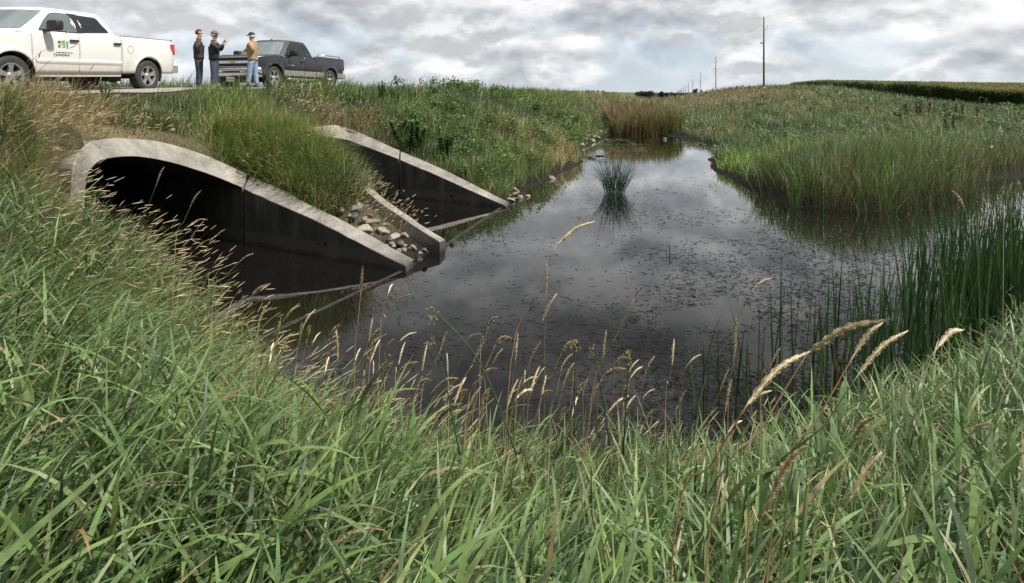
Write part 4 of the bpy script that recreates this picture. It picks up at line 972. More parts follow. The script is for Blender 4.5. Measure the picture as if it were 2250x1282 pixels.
        # stake of the aerial on the roof
        mesh_obj('aerial', [(2.0, -.02, 1.86), (2.14, -.02, 1.86), (2.14, .02, 1.86), (2.0, .02, 1.86), (2.13, 0, 1.94)], [(0, 1, 2, 3), (0, 1, 4), (1, 2, 4), (2, 3, 4), (3, 0, 4)], M_TRIM, root)
        text_mesh('door_lettering', 'SILVERADO', .055, M_CHROME, root, (P['door0'] + .45, -float(W(.9)) - .006, .90), (1, 0, 0), (0, 0, 1), .40)
        text_mesh('bed_lettering', 'Z71', .13, M_RED, root, (LEN - .33, -float(W(1.08)) - .008, 1.10), (1, 0, 0), (0, 0, 1), .26)
    else:
        gr = mesh_obj('grille', *box(.05, .12, -.72, .72, .78, 1.12), M_TRIM, root)
        for z0 in (.84, .93, 1.02): mesh_obj('grille_bar', *box(.03, .06, -.7, .7, z0, z0 + .03), M_CHROME, gr)
        text_mesh('door_lettering', 'TUNDRA', .062, simple('grey_lettering', (.12, .12, .125), .4), root, (P['door0'] + .66, -float(W(.87)) - .006, .87), (1, 0, 0), (0, 0, 1), .40)
        # square logo and its line of small print
        y0 = -float(W(1.05)) - .005; lx = P['door0'] + .58; lz = 1.03
        M_OL = simple('olive_mark', (.16, .15, .07), .5); M_GR = simple('green_mark', (.22, .34, .06), .5); M_TE = simple('teal_mark', (.10, .32, .36), .5)
        def sq(nm, rects, mat): mesh_obj(nm, *merge(*[box(lx + a * .85, lx + b * .85, y0, y0 + .004, lz + c * .85, lz + d * .85) for a, b, c, d in rects]), mat, root)
        sq('logo_block', [(0, .065, 0, .07), (0, .065, .11, .18), (.065, .09, .075, .105)], M_OL)
        sq('logo_block', [(.11, .20, .12, .18), (.11, .20, 0, .03), (.17, .20, .03, .12), (.12, .17, .06, .09)], M_GR)
        sq('logo_block', [(.235, .29, -.01, .18)], M_TE)
        mesh_obj('small_print', *box(lx - .06, lx + .36, y0 + .002, y0 + .004, lz - .115, lz - .10), M_TRIM, root)
        k = [(.10 * math.cos(a), .10 * math.sin(a)) for a in np.linspace(0, math.tau, 25)[:-1]]
        mesh_obj('fuel_door', [(P['door2'] + .26 + a, -float(W(1.08 + b)) - .002, 1.08 + b) for a, b in k] + [(P['door2'] + .26 + a * .93, -float(W(1.08 + b * .93)) - .0035, 1.08 + b * .93) for a, b in k], [(j, (j + 1) % 24, 24 + (j + 1) % 24, 24 + j) for j in range(24)], MATS['tinted_glass'], root)
    # ---- cab: lofted from the belt to the roof
    zb = P['belt'] - .03; lv = []
    zs = list(np.linspace(0, 1, 9))
    A0, A1, R1, R0 = P['A0'], P['A1'], P['R1'], P['R0']        # windscreen foot/top x, roof rear x, cab rear foot x
    zt = P['roof']; n_side = 12; V = []; Q = []
    def wside(z): u = np.clip((z - zb) / (zt - zb), 0, 1); return (hw * .965) * (1 - u) + P['rw'] * u + .035 * math.sin(math.pi * u)
    def ring(u):
        z = zb + (zt - .07 - zb) * u; xf = A0 + (A1 - A0) * u; xb = R0 + (R1 - R0) * u ** .8; w = float(wside(z)); out = []
        rc = .16
        n_ = 10
        for k in range(n_ + 1): x = xf + rc + (xb - xf - rc * 1.6) * k / n_; out.append((x, -w))
        for k in range(1, 4): a = k * math.pi / 8; out.append((xb - rc * .6 + rc * .6 * math.sin(a), -w + rc * .6 * (1 - math.cos(a))))
        for k in range(5): y = -w + rc * .6 + (2 * w - 1.2 * rc) * k / 4; out.append((xb, y))
        for k in range(1, 4): a = math.pi / 2 - k * math.pi / 8; out.append((xb - rc * .6 + rc * .6 * math.sin(a), w - rc * .6 * (1 - math.cos(a))))
        for k in range(n_ + 1): x = xb - rc * .6 - (xb - xf - rc * 1.6) * k / n_; out.append((x, w))
        for k in range(1, 3): f = k / 3; out.append((xf + rc * (1 - f) - .05 * f, w - .18 * f))
        for k in range(1, 8): y = (w - .18) * (1 - 2 * k / 8); out.append((xf - .05 - .12 * (1 - (y / w) ** 2), y))
        for k in range(1, 3): f = 1 - k / 3; out.append((xf + rc * (1 - f) - .05 * f, -w + .18 * f))
        return [(x, y, z) for x, y in out]
    rings = [ring(u) for u in zs]; m_ = len(rings[0])
    # the roof: two more rings drawn in
    top = rings[-1]; cxm = (A1 + R1) / 2
    r2 = [(cxm + (x - cxm) * .965, y * .94, zt - .028) for x, y, z in top]; r3 = [(cxm + (x - cxm) * .87, y * .82, zt - .008) for x, y, z in top]; r4 = [(cxm + (x - cxm) * .5, y * .5, zt + .004) for x, y, z in top]
    rings += [r2, r3, r4]
    for r_ in rings: V += r_
    for i in range(len(rings) - 1):
        for k in range(m_): a = i * m_ + k; b = i * m_ + (k + 1) % m_; Q.append((a, b, b + m_, a + m_))
    Q.append(tuple(range((len(rings) - 1) * m_, len(rings) * m_)))
    cab = mesh_obj('cab', V, Q, paint, root, True)
    # side windows
    def win(nm, pts, mat, s, off, par, grow=0.0):
        cx_ = sum(p[0] for p in pts) / len(pts); cz_ = sum(p[1] for p in pts) / len(pts); V = []
        pts2 = [(cx_ + (x - cx_) * (1 + grow / .4), cz_ + (z - cz_) * (1 + grow / .2)) for x, z in pts]
        for f in (1.0, .5): V += [(cx_ + (x - cx_) * f, s * (float(wside(cz_ + (z - cz_) * f)) + off), cz_ + (z - cz_) * f) for x, z in pts2]
        n_ = len(pts); V.append((cx_, s * (float(wside(cz_)) + off), cz_))
        Q = [(k, (k + 1) % n_, n_ + (k + 1) % n_, n_ + k) for k in range(n_)] + [(n_ + k, n_ + (k + 1) % n_, 2 * n_) for k in range(n_)]
        if s > 0: Q = [q[::-1] for q in Q]
        return mesh_obj(nm, V, Q, mat, par, True)
    def rounded(pts, r=.05):
        out = []; n_ = len(pts)
        for i in range(n_):
            p = Vector(pts[i]); a = Vector(pts[i - 1]) - p; b = Vector(pts[(i + 1) % n_]) - p
            p0 = p + a.normalized() * min(r, a.length * .45); p1 = p + b.normalized() * min(r, b.length * .45)
            for t in (0, .33, .67, 1): q = p0 * (1 - t) ** 2 + p * 2 * t * (1 - t) + p1 * t * t; out.append((q.x, q.y))
        return out
    for s in (-1, 1):
        for nm, pts, mat in (('front_window', P['win1'], P['win1_mat']), ('rear_window', P['win2'], M_GLASS)):
            q = rounded(pts); q = q[::-1] if False else q
            fr = win('window_frame', q, M_TRIM, s, .004, cab, .018); win('glass_or_dark_panel', q, mat, s, .008, fr)
        if not P['clad']:
            pb = [(P['win1'][-2][0] - .02, P['win1'][-2][1] + .03), (P['win2'][1][0] + .03, P['win2'][1][1] + .03), (P['win2'][0][0] + .03, P['win2'][0][1] - .02), (P['win1'][-1][0] - .02, P['win1'][-1][1] - .02)]
            win('door_pillar', pb, M_TRIM, s, .006, cab)
    # windscreen, on the front of the rings
    k0 = [i for i in range(m_) if rings[0][i][0] < A0 + .06]
    def wsp(u, grow):
        out = []
        i0 = int(u * 8); i1 = min(i0 + 1, 8); f = u * 8 - i0
        for i in k0: p = Vector(rings[i0][i]) * (1 - f) + Vector(rings[i1][i]) * f; out.append((p.x - .012, p.y * grow, p.z + .004))
        return out
    rows = [wsp(u, 1.0) for u in (.12, .35, .6, .82, .97)]; V = sum(rows, []); n_ = len(k0)
    Q = [(i * n_ + k, i * n_ + k + 1, (i + 1) * n_ + k + 1, (i + 1) * n_ + k) for i in range(4) for k in range(n_ - 1)]
    mesh_obj('windscreen', V, [q[::-1] for q in Q] if False else Q, M_GLASS2, cab, True)
    # rear screen
    V = [];
    for u in (.2, .55, .9):
        rr_ = ring(u); xs_ = max(p[0] for p in rr_); w = float(wside(rr_[0][2])) - .16; V += [(xs_ + .004, -w, rr_[0][2]), (xs_ + .004, w, rr_[0][2])]
    mesh_obj('rear_screen', V, [(0, 1, 3, 2), (2, 3, 5, 4)], M_GLASS, cab)
    if P['clad']:
        mesh_obj('wiper', *tube([(A0 - .1, -.6, P['belt'] + .03), (A0 + .02, -.1, P['belt'] + .10)], .01, 5), M_TRIM, root)
    for s in (-1, 1):
        mesh_obj('mud_flap', *box(XR + .43, XR + .45, min(s * (hw - .28), s * (hw - .02)), max(s * (hw - .28), s * (hw - .02)), .26, .62), M_TRIM, root)
        mesh_obj('mud_flap', *box(XF + .44, XF + .46, min(s * (hw - .26), s * (hw - .03)), max(s * (hw - .26), s * (hw - .03)), .26, .52), M_TRIM, root)
    return root

TUN = dict(hw=1.01, xf=.98, xr=4.66, len=5.70, sill=.47, nose=.55, belt=1.36, rail=1.40, door0=1.42, door1=2.56, door2=3.78, ws0=1.35, hoodz=[1.12, 1.18, 1.26, 1.33],
           roof=1.93, rw=.74, A0=1.20, A1=1.98, R1=3.40, R0=3.74, hz=1.20, clad=False, rear_handle=True, win1_mat=M_GLASS2,
           win1=[(1.60, 1.40), (1.78, 1.62), (1.98, 1.77), (2.12, 1.80), (2.44, 1.80), (2.54, 1.40)][::1], win2=[(2.70, 1.42), (2.64, 1.80), (3.18, 1.79), (3.42, 1.47)])
SIL = dict(hw=1.00, xf=.95, xr=4.60, len=5.70, sill=.46, nose=.5, belt=1.22, rail=1.32, door0=1.44, door1=2.72, door2=3.50, ws0=1.38, hoodz=[1.06, 1.14, 1.18, 1.22],
           roof=1.87, rw=.72, A0=1.30, A1=1.98, R1=3.12, R0=3.46, hz=1.06, clad=True, rear_handle=False, win1_mat=M_BLACK,  # front window stands open: black panel paints the dark cab inside
           win1=[(1.62, 1.28), (1.80, 1.52), (2.0, 1.68), (2.14, 1.72), (2.52, 1.72), (2.66, 1.28)], win2=[(2.82, 1.29), (2.76, 1.71), (3.06, 1.70), (3.24, 1.36)])
def place_truck(P, fx, fy, dx, dy, pitch, label, paint):
    d = Vector((dx, dy, 0)).normalized(); yaw = math.atan2(d.y, d.x)
    side = Vector((d.y, -d.x, 0))               # near side (local -y)
    o = Vector((fx, fy, 0)) - d * P['xf'] - side * P['hw']
    zf = float(road_z(fy)); return pickup(P, (o.x, o.y, zf + .02 - math.sin(-pitch) * P['xf'] * 1.0), yaw, pitch, label, paint)
place_truck(TUN, -10.04, 11.0, .084, .996, R(-1.7), 'white crew cab pickup truck with a square green logo on its front door', M_WHITE)
place_truck(SIL, -8.41, 19.4, .22, .975, 0, 'dark blue grey pickup truck with silver side steps and a gold grille badge', M_NAVY)

# ------------------------------------------------------------------ people
def skinned(name, nodes, edges, mat, parent, sub=2):
    """nodes = {key: (co, radius)}; the surface is grown round the edges"""
    keys = list(nodes); me = bpy.data.meshes.new(name); me.from_pydata([tuple(nodes[k][0]) for k in keys], [(keys.index(a), keys.index(b)) for a, b in edges], []); me.update()
    o = bpy.data.objects.new(name, me); C.objects.link(o); o.parent = parent
    m = o.modifiers.new('skin', 'SKIN'); m.use_smooth_shade = True; m.branch_smoothing = .4
    if not me.skin_vertices: raise RuntimeError('no skin layer')
    for i, k in enumerate(keys):
        r = nodes[k][1]; me.skin_vertices[0].data[i].radius = r if hasattr(r, '__len__') else (r, r)
        me.skin_vertices[0].data[i].use_root = (i == 0)
    s = o.modifiers.new('sub', 'SUBSURF'); s.levels = sub; s.render_levels = sub
    me.materials.append(mat); return o
M_SKIN = simple('skin', (.50, .27, .19), .55, var=.06); M_JEANS = simple('dark_jeans', (.035, .05, .085), .85, var=.25); M_JEANS2 = simple('pale_jeans', (.20, .29, .42), .85, var=.2)
M_BROWN = simple('brown_jacket', (.045, .03, .025), .6, var=.25); M_BLKJ = simple('black_jacket', (.012, .013, .017), .7, var=.2); M_TANJ = simple('tan_jacket', (.33, .22, .12), .8, var=.15)
M_HAIRB = simple('brown_hair', (.06, .04, .025), .6, var=.3, scale=40); M_HAIRW = simple('grey_hair', (.5, .5, .49), .7, var=.15, scale=40)
M_CAPN = simple('navy_cap', (.012, .016, .03), .7); M_CAPG = simple('khaki_cap', (.13, .125, .10), .8); M_BOOT = simple('boot_leather', (.12, .08, .05), .7); M_SHIRT = simple('blue_shirt', (.30, .38, .50), .8, var=.2)

def arm_pts(sh, hand, up_len, lo_len, bend_dir):
    sh = Vector(sh); hand = Vector(hand); d = hand - sh; L_ = min(d.length, up_len + lo_len - .005); d = d.normalized(); hand = sh + d * L_
    a = (up_len ** 2 - lo_len ** 2 + L_ ** 2) / (2 * L_); h = math.sqrt(max(0, up_len ** 2 - a * a)); b = Vector(bend_dir); b = (b - d * b.dot(d)).normalized()
    return sh, sh + d * a + b * h, hand
def person(loc, rotz, H, label, jacket, jeans, handL, handR, elbL, elbR, head_turn=0.0, hat=None, hair=M_HAIRB, lean=0.0, pockets=(False, False), stance=.11, legs=((0, 0), (0, 0)), shirt=None, belly=.0, sc=1.0):
    """local frame: +x the way the person faces, +y their left"""
    root = thing('person', label, 'person', loc, rotz); k = H / 1.80; V3 = Vector
    def p(x, y, z): return V3((x * k + lean * max(0, z - .95) * k, y * k, z * k))
    sh = {s: p(0, s * .185, 1.47) for s in (1, -1)}
    arms = {}
    for s, hd, eb in ((1, handL, elbL), (-1, handR, elbR)):
        arms[s] = arm_pts(sh[s], V3(hd) * k, .29 * k, .27 * k, eb)
    nd = {'pel': (p(0, 0, .95), (.07 * k, .07 * k)), 'wst': (p(.005, 0, 1.10), (.10 * k, .10 * k)), 'chs': (p(0, 0, 1.32), (.12 * k, .11 * k)), 'nkb': (p(-.01, 0, 1.47), .075 * k), 'nk': (p(.0, 0, 1.55), .055 * k)}
    ct, st = math.cos(head_turn), math.sin(head_turn)
    def hp(x, y, z): return p(.015 + x * ct - y * st, x * st + y * ct, z)
    nd['hb'] = (hp(.015, 0, 1.62), .066 * k); nd['hc'] = (hp(.012, 0, 1.69), .088 * k); nd['ht'] = (hp(0, 0, 1.755), .062 * k); nd['nose'] = (hp(.098, 0, 1.672), .014 * k); nd['chin'] = (hp(.068, 0, 1.60), .03 * k)
    ed = [('pel', 'wst'), ('wst', 'chs'), ('chs', 'nkb'), ('nkb', 'nk'), ('nk', 'hb'), ('hb', 'hc'), ('hc', 'ht'), ('hc', 'nose'), ('hb', 'chin')]
    for s in (1, -1):
        nd[f'ear{s}'] = (hp(0, s * .088, 1.68), .014 * k); ed.append(('hc', f'ear{s}'))
        a = arms[s]; nd[f'sh{s}'] = (a[0], .055 * k); nd[f'el{s}'] = (a[1], .042 * k); nd[f'wr{s}'] = (a[2], .028 * k)
        dirh = (a[2] - a[1]).normalized(); up = V3((0, 0, 1)) if abs(dirh.z) < .8 else V3((1, 0, 0)); sd_ = dirh.cross(up).normalized()
        palm = a[2] + dirh * .055 * k; nd[f'pm{s}'] = (palm, (.038 * k, .017 * k)); ed += [('chs', f'sh{s}'), (f'sh{s}', f'el{s}'), (f'el{s}', f'wr{s}'), (f'wr{s}', f'pm{s}')]
        nrm = dirh.cross(sd_)
        for j in range(4):
            o_ = (j - 1.5) * .019 * k; L_ = (.075, .085, .08, .062)[j] * k
            f1 = palm + dirh * .04 * k + sd_ * o_; f2 = f1 + dirh * L_ * .5 - nrm * .006 * k; f3 = f2 + dirh * L_ * .45 - nrm * .02 * k
            nd[f'f{s}{j}a'] = (f1, .0095 * k); nd[f'f{s}{j}b'] = (f2, .0085 * k); nd[f'f{s}{j}c'] = (f3, .007 * k); ed += [(f'pm{s}', f'f{s}{j}a'), (f'f{s}{j}a', f'f{s}{j}b'), (f'f{s}{j}b', f'f{s}{j}c')]
        t1 = a[2] + dirh * .03 * k + sd_ * .035 * k * (1 if s > 0 else -1); t2 = t1 + (dirh + sd_ * (.9 if s > 0 else -.9)).normalized() * .045 * k
        nd[f't{s}a'] = (t1, .011 * k); nd[f't{s}b'] = (t2, .008 * k); ed += [(f'pm{s}', f't{s}a'), (f't{s}a', f't{s}b')]
        lx, ly = legs[0 if s > 0 else 1]
        hipp = p(0, s * .09, .90); foot = V3((lx * k, (s * stance + ly) * k, .085 * k)); knee = hipp.lerp(foot, .5) + V3((.02 * k, 0, .0))
        nd[f'hip{s}'] = (hipp, .05 * k); nd[f'kn{s}'] = (knee, .045 * k); nd[f'an{s}'] = (foot, .03 * k); nd[f'toe{s}'] = (foot + V3((.13 * k, s * .025 * k, -.04 * k)), .02 * k)
        ed += [('pel', f'hip{s}'), (f'hip{s}', f'kn{s}'), (f'kn{s}', f'an{s}'), (f'an{s}', f'toe{s}')]
    skinned('body', nd, ed, M_SKIN, root)
    # jacket
    jn = {'wst': (p(.005 + belly * .3, 0, 1.12), ((.20 + belly) * k, (.17 + belly) * k)), 'hem': (p(0, 0, .86), (.215 * k, .19 * k)), 'chs': (p(0, 0, 1.33), (.215 * k, .17 * k)), 'nkb': (p(-.012, 0, 1.475), (.13 * k, .11 * k)), 'col': (p(-.005, 0, 1.535), .078 * k)}
    je = [('wst', 'hem'), ('wst', 'chs'), ('chs', 'nkb'), ('nkb', 'col')]
    for s in (1, -1):
        a = arms[s]; jn[f's{s}'] = (a[0] + V3((0, 0, -.01)), .095 * k); jn[f'm{s}'] = (a[0].lerp(a[1], .55), .080 * k); jn[f'e{s}'] = (a[1], .070 * k); jn[f'w{s}'] = (a[2] - (a[2] - a[1]).normalized() * .02, .046 * k)
        je += [('chs', f's{s}'), (f's{s}', f'm{s}'), (f'm{s}', f'e{s}'), (f'e{s}', f'w{s}')]
    skinned('jacket', jn, je, jacket, root)
    if shirt:
        o = mesh_obj('shirt', *ell((.105 * k + lean * .25, 0, 1.2 * k), (.06, .075, .30)), shirt, root, True)
    tn = {'pel': (p(0, 0, .93), (.18 * k, .165 * k)), 'top': (p(0, 0, 1.04), (.165 * k, .15 * k))}; te = [('pel', 'top')]
    for s in (1, -1):
        h = V3(nd[f'hip{s}'][0]); kk = V3(nd[f'kn{s}'][0]); an = V3(nd[f'an{s}'][0])
        tn[f'h{s}'] = (h, .118 * k); tn[f'k{s}'] = (kk, .092 * k); tn[f'c{s}'] = (kk.lerp(an, .5), .085 * k); tn[f'a{s}'] = (an + V3((0, 0, .0)), .07 * k)
        te += [('pel', f'h{s}'), (f'h{s}', f'k{s}'), (f'k{s}', f'c{s}'), (f'c{s}', f'a{s}')]
        bn = {'a': (an + V3((-.03 * k, 0, .02)), .055 * k), 'h': (an + V3((0, 0, -.035 * k)), (.052 * k, .045 * k)), 't': (an + V3((.16 * k, s * .03 * k, -.045 * k)), (.048 * k, .036 * k))}
        skinned('boot', bn, [('a', 'h'), ('h', 't')], M_BOOT, root)
    skinned('trousers', tn, te, jeans, root)
    # hair: a cap of hair round the back of the head
    hx = hp(-.012, 0, 1.70); V, Q = ell((0, 0, 0), (.105 * k, .096 * k, .112 * k), 18, 12)
    keep = [q for q in Q if all((V[i][0] < .045 * k and V[i][2] > -.07 * k) or V[i][2] > .055 * k for i in q)]
    V = [(hx.x + x * ct - y * st, hx.y + x * st + y * ct, hx.z + z) for x, y, z in V]
    ho = mesh_obj('hair', V, keep, hair, root, True); ho.modifiers.new('s', 'SOLIDIFY').thickness = -.012
    # eyes, brows and mouth lie on the face
    for s in (1, -1):
        e = hp(.088, s * .032, 1.69); mesh_obj('eye', *ell(tuple(e), (.010 * k, .014 * k, .008 * k), 8, 5), M_BLACK, root, True)
    if hat:
        c = hp(-.002, 0, 1.735); V, Q = ell((0, 0, 0), (.112 * k, .104 * k, .105 * k), 18, 10); keep = [q for q in Q if all(V[i][2] > -.012 * k for i in q)]
        vis = [(.085 * k, -.07 * k, .0), (.12 * k, -.055 * k, .004), (.175 * k, -.05 * k, -.008), (.20 * k, 0, -.010), (.175 * k, .05 * k, -.008), (.12 * k, .055 * k, .004), (.085 * k, .07 * k, .0)]
        n0 = len(V); V2 = V + vis + [(x, y, z - .01) for x, y, z in vis]
        F2 = keep + [tuple(range(n0, n0 + 7)), tuple(range(n0 + 13, n0 + 6, -1))] + [(n0 + j, n0 + 7 + j, n0 + 8 + j, n0 + 1 + j) for j in range(6)]
        V2 = [(c.x + x * ct - y * st, c.y + x * st + y * ct, c.z + z) for x, y, z in V2]
        mesh_obj('cap', V2, F2, hat, root, True)
    return root
gz = lambda x, y: float(soil(x, y)[0])
# yaw: +x local is the way they face
x_, y_ = -9.75, 17.0
person((x_, y_, gz(x_, y_) + .0), R(35), 1.84, 'bareheaded man in a brown jacket and dark jeans seen from behind, hands in his pockets', M_BROWN, M_JEANS, (.02, .10, 1.06), (.02, -.10, 1.06), (-.6, 1, 0), (-.6, -1, 0), head_turn=R(-25), hair=M_HAIRB)
x_, y_ = -9.22, 16.9
person((x_, y_, gz(x_, y_) + .0), R(12), 1.76, 'man in a khaki cap and black jacket raising both open hands as he talks', M_BLKJ, M_JEANS, (.25, .10, 1.42), (.33, -.12, 1.40), (-.2, .5, -1), (-.2, -.5, -1), head_turn=R(-8), hat=M_CAPG, hair=M_HAIRW, belly=.01)
x_, y_ = -8.58, 18.1
person((x_, y_, gz(x_, y_) + .02), R(172), 1.80, 'man in tan jacket and pale jeans leaning an arm on the dark truck', M_TANJ, M_JEANS2, (.02, .10, 1.06), (.60, -.30, 1.20), (-1, .5, 0), (0, -.3, -1), head_turn=R(5), hat=M_CAPN, hair=M_HAIRW, lean=.05, shirt=M_SHIRT, legs=((.10, 0), (-.06, 0)))
# ------------------------------------------------------------------ stones
M_ST = [simple('grey_stone', (.22, .21, .20), .85, var=.25, scale=14, bump=.4), simple('tan_stone', (.31, .28, .23), .85, var=.2, scale=14, bump=.4), simple('dark_stone', (.075, .08, .09), .6, var=.25, scale=14, bump=.3), simple('brown_stone', (.20, .16, .12), .85, var=.25, scale=14, bump=.4)]
STM = {}
def stone_mesh(kind, tone):
    if (kind, tone) in STM: return STM[kind, tone]
    bm = bmesh.new(); bmesh.ops.create_icosphere(bm, subdivisions=3, radius=1); r_ = random.Random(kind * 7 + 3)
    off = [(Vector((r_.uniform(-1, 1), r_.uniform(-1, 1), r_.uniform(-1, 1))).normalized(), r_.uniform(.55, .95)) for _ in range(9)]
    for v in bm.verts:
        n = v.co.normalized(); s = 1.0
        for d, h in off:
            t = n.dot(d)
            if t > h * .85: s = min(s, h * .92 / max(t, .01))
        v.co = n * s * (1 + .03 * math.sin(n.x * 9 + kind) * math.sin(n.y * 8) )
    me = bpy.data.meshes.new('stone'); bm.to_mesh(me); bm.free(); me.polygons.foreach_set('use_smooth', [True] * len(me.polygons)); me.materials.append(M_ST[tone]); STM[kind, tone] = me; return me
def stone(P, size, tone, kind, label, group, flat=.7):
    o = bpy.data.objects.new('stone', stone_mesh(kind % 6, tone)); C.objects.link(o); o.location = P
    o.scale = (size, size * random.uniform(.7, .95), size * flat); o.rotation_euler = (random.uniform(-.4, .4), random.uniform(-.4, .4), random.uniform(0, 6.28)); return tag(o, label, 'stone', group)
wedge = [(730, 458, 15, 2), (761, 470, 12, 1), (776, 458, 11, 0), (779, 474, 10, 2), (790, 472, 9, 1), (788, 462, 7, 2), (801, 481, 10, 0), (772, 483, 9, 1), (786, 489, 13, 1), (811, 488, 11, 3), (803, 504, 24, 1), (827, 503, 11, 0), (841, 519, 15, 1), (856, 528, 8, 2), (845, 535, 8, 0), (868, 540, 12, 1), (880, 535, 10, 2), (888, 551, 14, 1), (908, 554, 11, 3), (932, 550, 9, 2), (752, 462, 9, 3), (812, 515, 8, 3), (835, 511, 7, 0), (860, 545, 8, 3)]
labs = {0: 'dark rounded stone at the top of the wedge between the two culvert walls', 10: 'long pale boulder, the largest stone between the two culvert walls', 12: 'round tan stone just below the long pale boulder', 17: 'pale stone by the tip of the near culvert wall', 18: 'brown stone at the water end of the wedge between the walls', 19: 'low dark wet stone in the water inside the far wall tip'}
for i, (a, b, s_, tn) in enumerate(wedge):
    P = px_plane(a, b, V1F + WT + .22 + .55 * ((i * 37) % 10) / 10); Pz = float(soil(P[0], P[1])[0])
    sz = s_ / F * P[1]; P = px_at(a, b, P[1]); zz = max(Pz + sz * .25, min(P[2], Pz + .3))
    lab = labs.get(i, ['grey', 'pale tan', 'dark', 'brown'][tn] + ' stone piled in the wedge between the two culvert walls')
    stone((P[0], P[1], zz), sz * (1.05 if i != 10 else 1.0), tn, i, lab, None if i in labs else ['grey', 'pale', 'dark', 'brown'][tn] + ' stones between the culvert walls', .62 if i != 10 else .5)
for i in range(26):                                   # smaller ones filling the pile
    t_ = 5.72 + 1.75 * random.random(); v_ = V1F + WT + .08 + (V2N - WT - V1F - WT - .16) * random.random(); x_ = (t_ * EY - v_ * BY) / (BX * EY - BY * EX); y_ = (v_ * BX - t_ * EX) / (BX * EY - BY * EX); tn = random.choice((0, 0, 3, 2, 1))
    stone((x_, y_, max(.0, float(soil(x_, y_)[0])) + .01), random.uniform(.035, .075), tn, i, ['grey', 'pale tan', 'dark', 'brown'][tn] + ' stone piled in the wedge between the two culvert walls', ['grey', 'pale', 'dark', 'brown'][tn] + ' stones between the culvert walls', .7)
k = 0
for a, b, s_, tn, lab, g in [(1130, 419, 6, 0, None, 0), (1116, 431, 7, 1, None, 0), (1131, 429, 6, 3, None, 0), (1122, 443, 8, 0, None, 0), (1144, 437, 6, 0, None, 0), (1160, 433, 5, 1, None, 0), (1118, 420, 5, 0, None, 0), (1138, 424, 5, 3, None, 0), (1214, 394, 8, 0, None, 0)]:
    h = hit(a, b, 6); stone((h[0], h[1], h[2] + .03), s_ / F * h[1] * 1.3, tn, k, ['grey', 'pale', '', 'brown'][tn] + ' stone on the mud by the tip of the far culvert wall', ['grey', 'pale', '', 'brown'][tn] + ' stones by the far culvert tip', .6); k += 1
for i in range(27):                                   # pale rubble on the left bank of the channel, and stones on the right bank
    if i < 20: a = 1252 + 80 * random.random(); b = 338 - (a - 1252) * .52 - 16 * random.random(); lab = 'pale rubble stone on the left bank of the channel'; g = 'pale rubble on the left bank'; tn = 1
    else: a = 1452 + 130 * random.random(); b = 299 + (a - 1452) * .20 + 7 * random.random(); lab = 'grey stone on the muddy right bank of the channel'; g = 'stones on the muddy right bank'; tn = random.choice((0, 0))
    h = hit(a, b, 12)
    if h[2] < -.05: continue
    stone((h[0], h[1], h[2] + .06), random.uniform(.08, .22) * (1 if i < 20 else .8), tn, i, lab, g, .5)

# ------------------------------------------------------------------ utility poles
M_WOOD = simple('weathered_wood', (.13, .105, .08), .9, var=.25, scale=6); M_INS = simple('insulator', (.4, .4, .38), .4); M_WIRE = simple('wire', (.1, .1, .1), .6)
X0, Y0 = 33.2, 72.0; VPX = .29
pl = ['tall wooden utility pole nearest the viewer on the right hill', 'second utility pole, standing on the slope left of the tallest one', 'third utility pole from the right, thinner, left of the second', 'fourth utility pole, in the gap right of the small round tree', 'fifth utility pole, seen over the tan slope']
for i in range(13):
    Y = Y0 + 76 * i; Xp = X0 + VPX * 76 * i
    g = float(soil(Xp, Y)[0]); lab = pl[i] if i < 5 else 'tiny far utility pole in the row in front of the distant trees'
    top = [12.78, 12.6, 11.0, 10.25, 9.6, 8.8, 8.0, 7.2, 6.6, 6.0, 5.5, 5.0, 4.6][i]; g = min(g, top - 7.5)
    r = thing('utility_pole', lab, 'utility pole', (Xp, Y, g), 0, 'utility poles along the ditch'); w = max(.115, Y * .0005)
    H = top - g
    mesh_obj('pole', *tube([(0, 0, -.5), (0, 0, H * .5), (0, 0, H)], [w * 1.15, w, w * .8], 8), M_WOOD, r, True)
    if i < 6:
        mesh_obj('insulator', *merge(lathe([(.0, H + .25), (.05, H + .22), (.07, H + .1), (.035, H)], 8, 'z')), M_INS, r)
        mesh_obj('insulator', *tube([(w, 0, H - 1.6), (w + .35, 0, H - 1.3), (w + .4, 0, H - 1.0)], .04, 6), M_INS, r)
        mesh_obj('bracket', *box(-w - .35, -w, -.05, .05, H - 3.4, H - 3.2), M_INS, r)

# ------------------------------------------------------------------ far trees
M_BARK = simple('bark', (.07, .055, .04), .95, var=.3)
def leaf_cloud(c, rad, n, size, cols, flat=.8, lumps=7, seed=0):
    g = np.random.default_rng(seed); L_ = g.normal(0, 1, (lumps, 3)); L_ /= np.linalg.norm(L_, axis=1)[:, None]; L_ *= g.uniform(.3, .7, (lumps, 1)) * rad; L_[:, 2] *= flat
    k = g.integers(0, lumps, n); d = g.normal(0, 1, (n, 3)); d /= np.linalg.norm(d, axis=1)[:, None]; q = L_[k] + d * (rad * .5 * g.uniform(.3, 1, (n, 1)) ** .5) * np.array([1, 1, flat]); P = np.array(c) + q
    u = g.normal(0, 1, (n, 3)); u /= np.linalg.norm(u, axis=1)[:, None]; w = np.cross(u, g.normal(0, 1, (n, 3))); w /= np.linalg.norm(w, axis=1)[:, None]; s = (size * g.uniform(.5, 1.3, n))[:, None]
    V = np.stack([P - u * s, P - w * s * .55, P + u * s, P + w * s * .55], 1).reshape(-1, 3); base = (np.arange(n) * 4)[:, None]
    cc = np.array(cols)[g.integers(0, len(cols), n)] * g.uniform(.7, 1.3, (n, 1)); return V, base + np.array([[0, 1, 2, 3]]), None, np.repeat(cc[:, None], 4, 1).reshape(-1, 3)
TG = [(.03, .055, .025), (.04, .07, .03), (.055, .085, .035)]
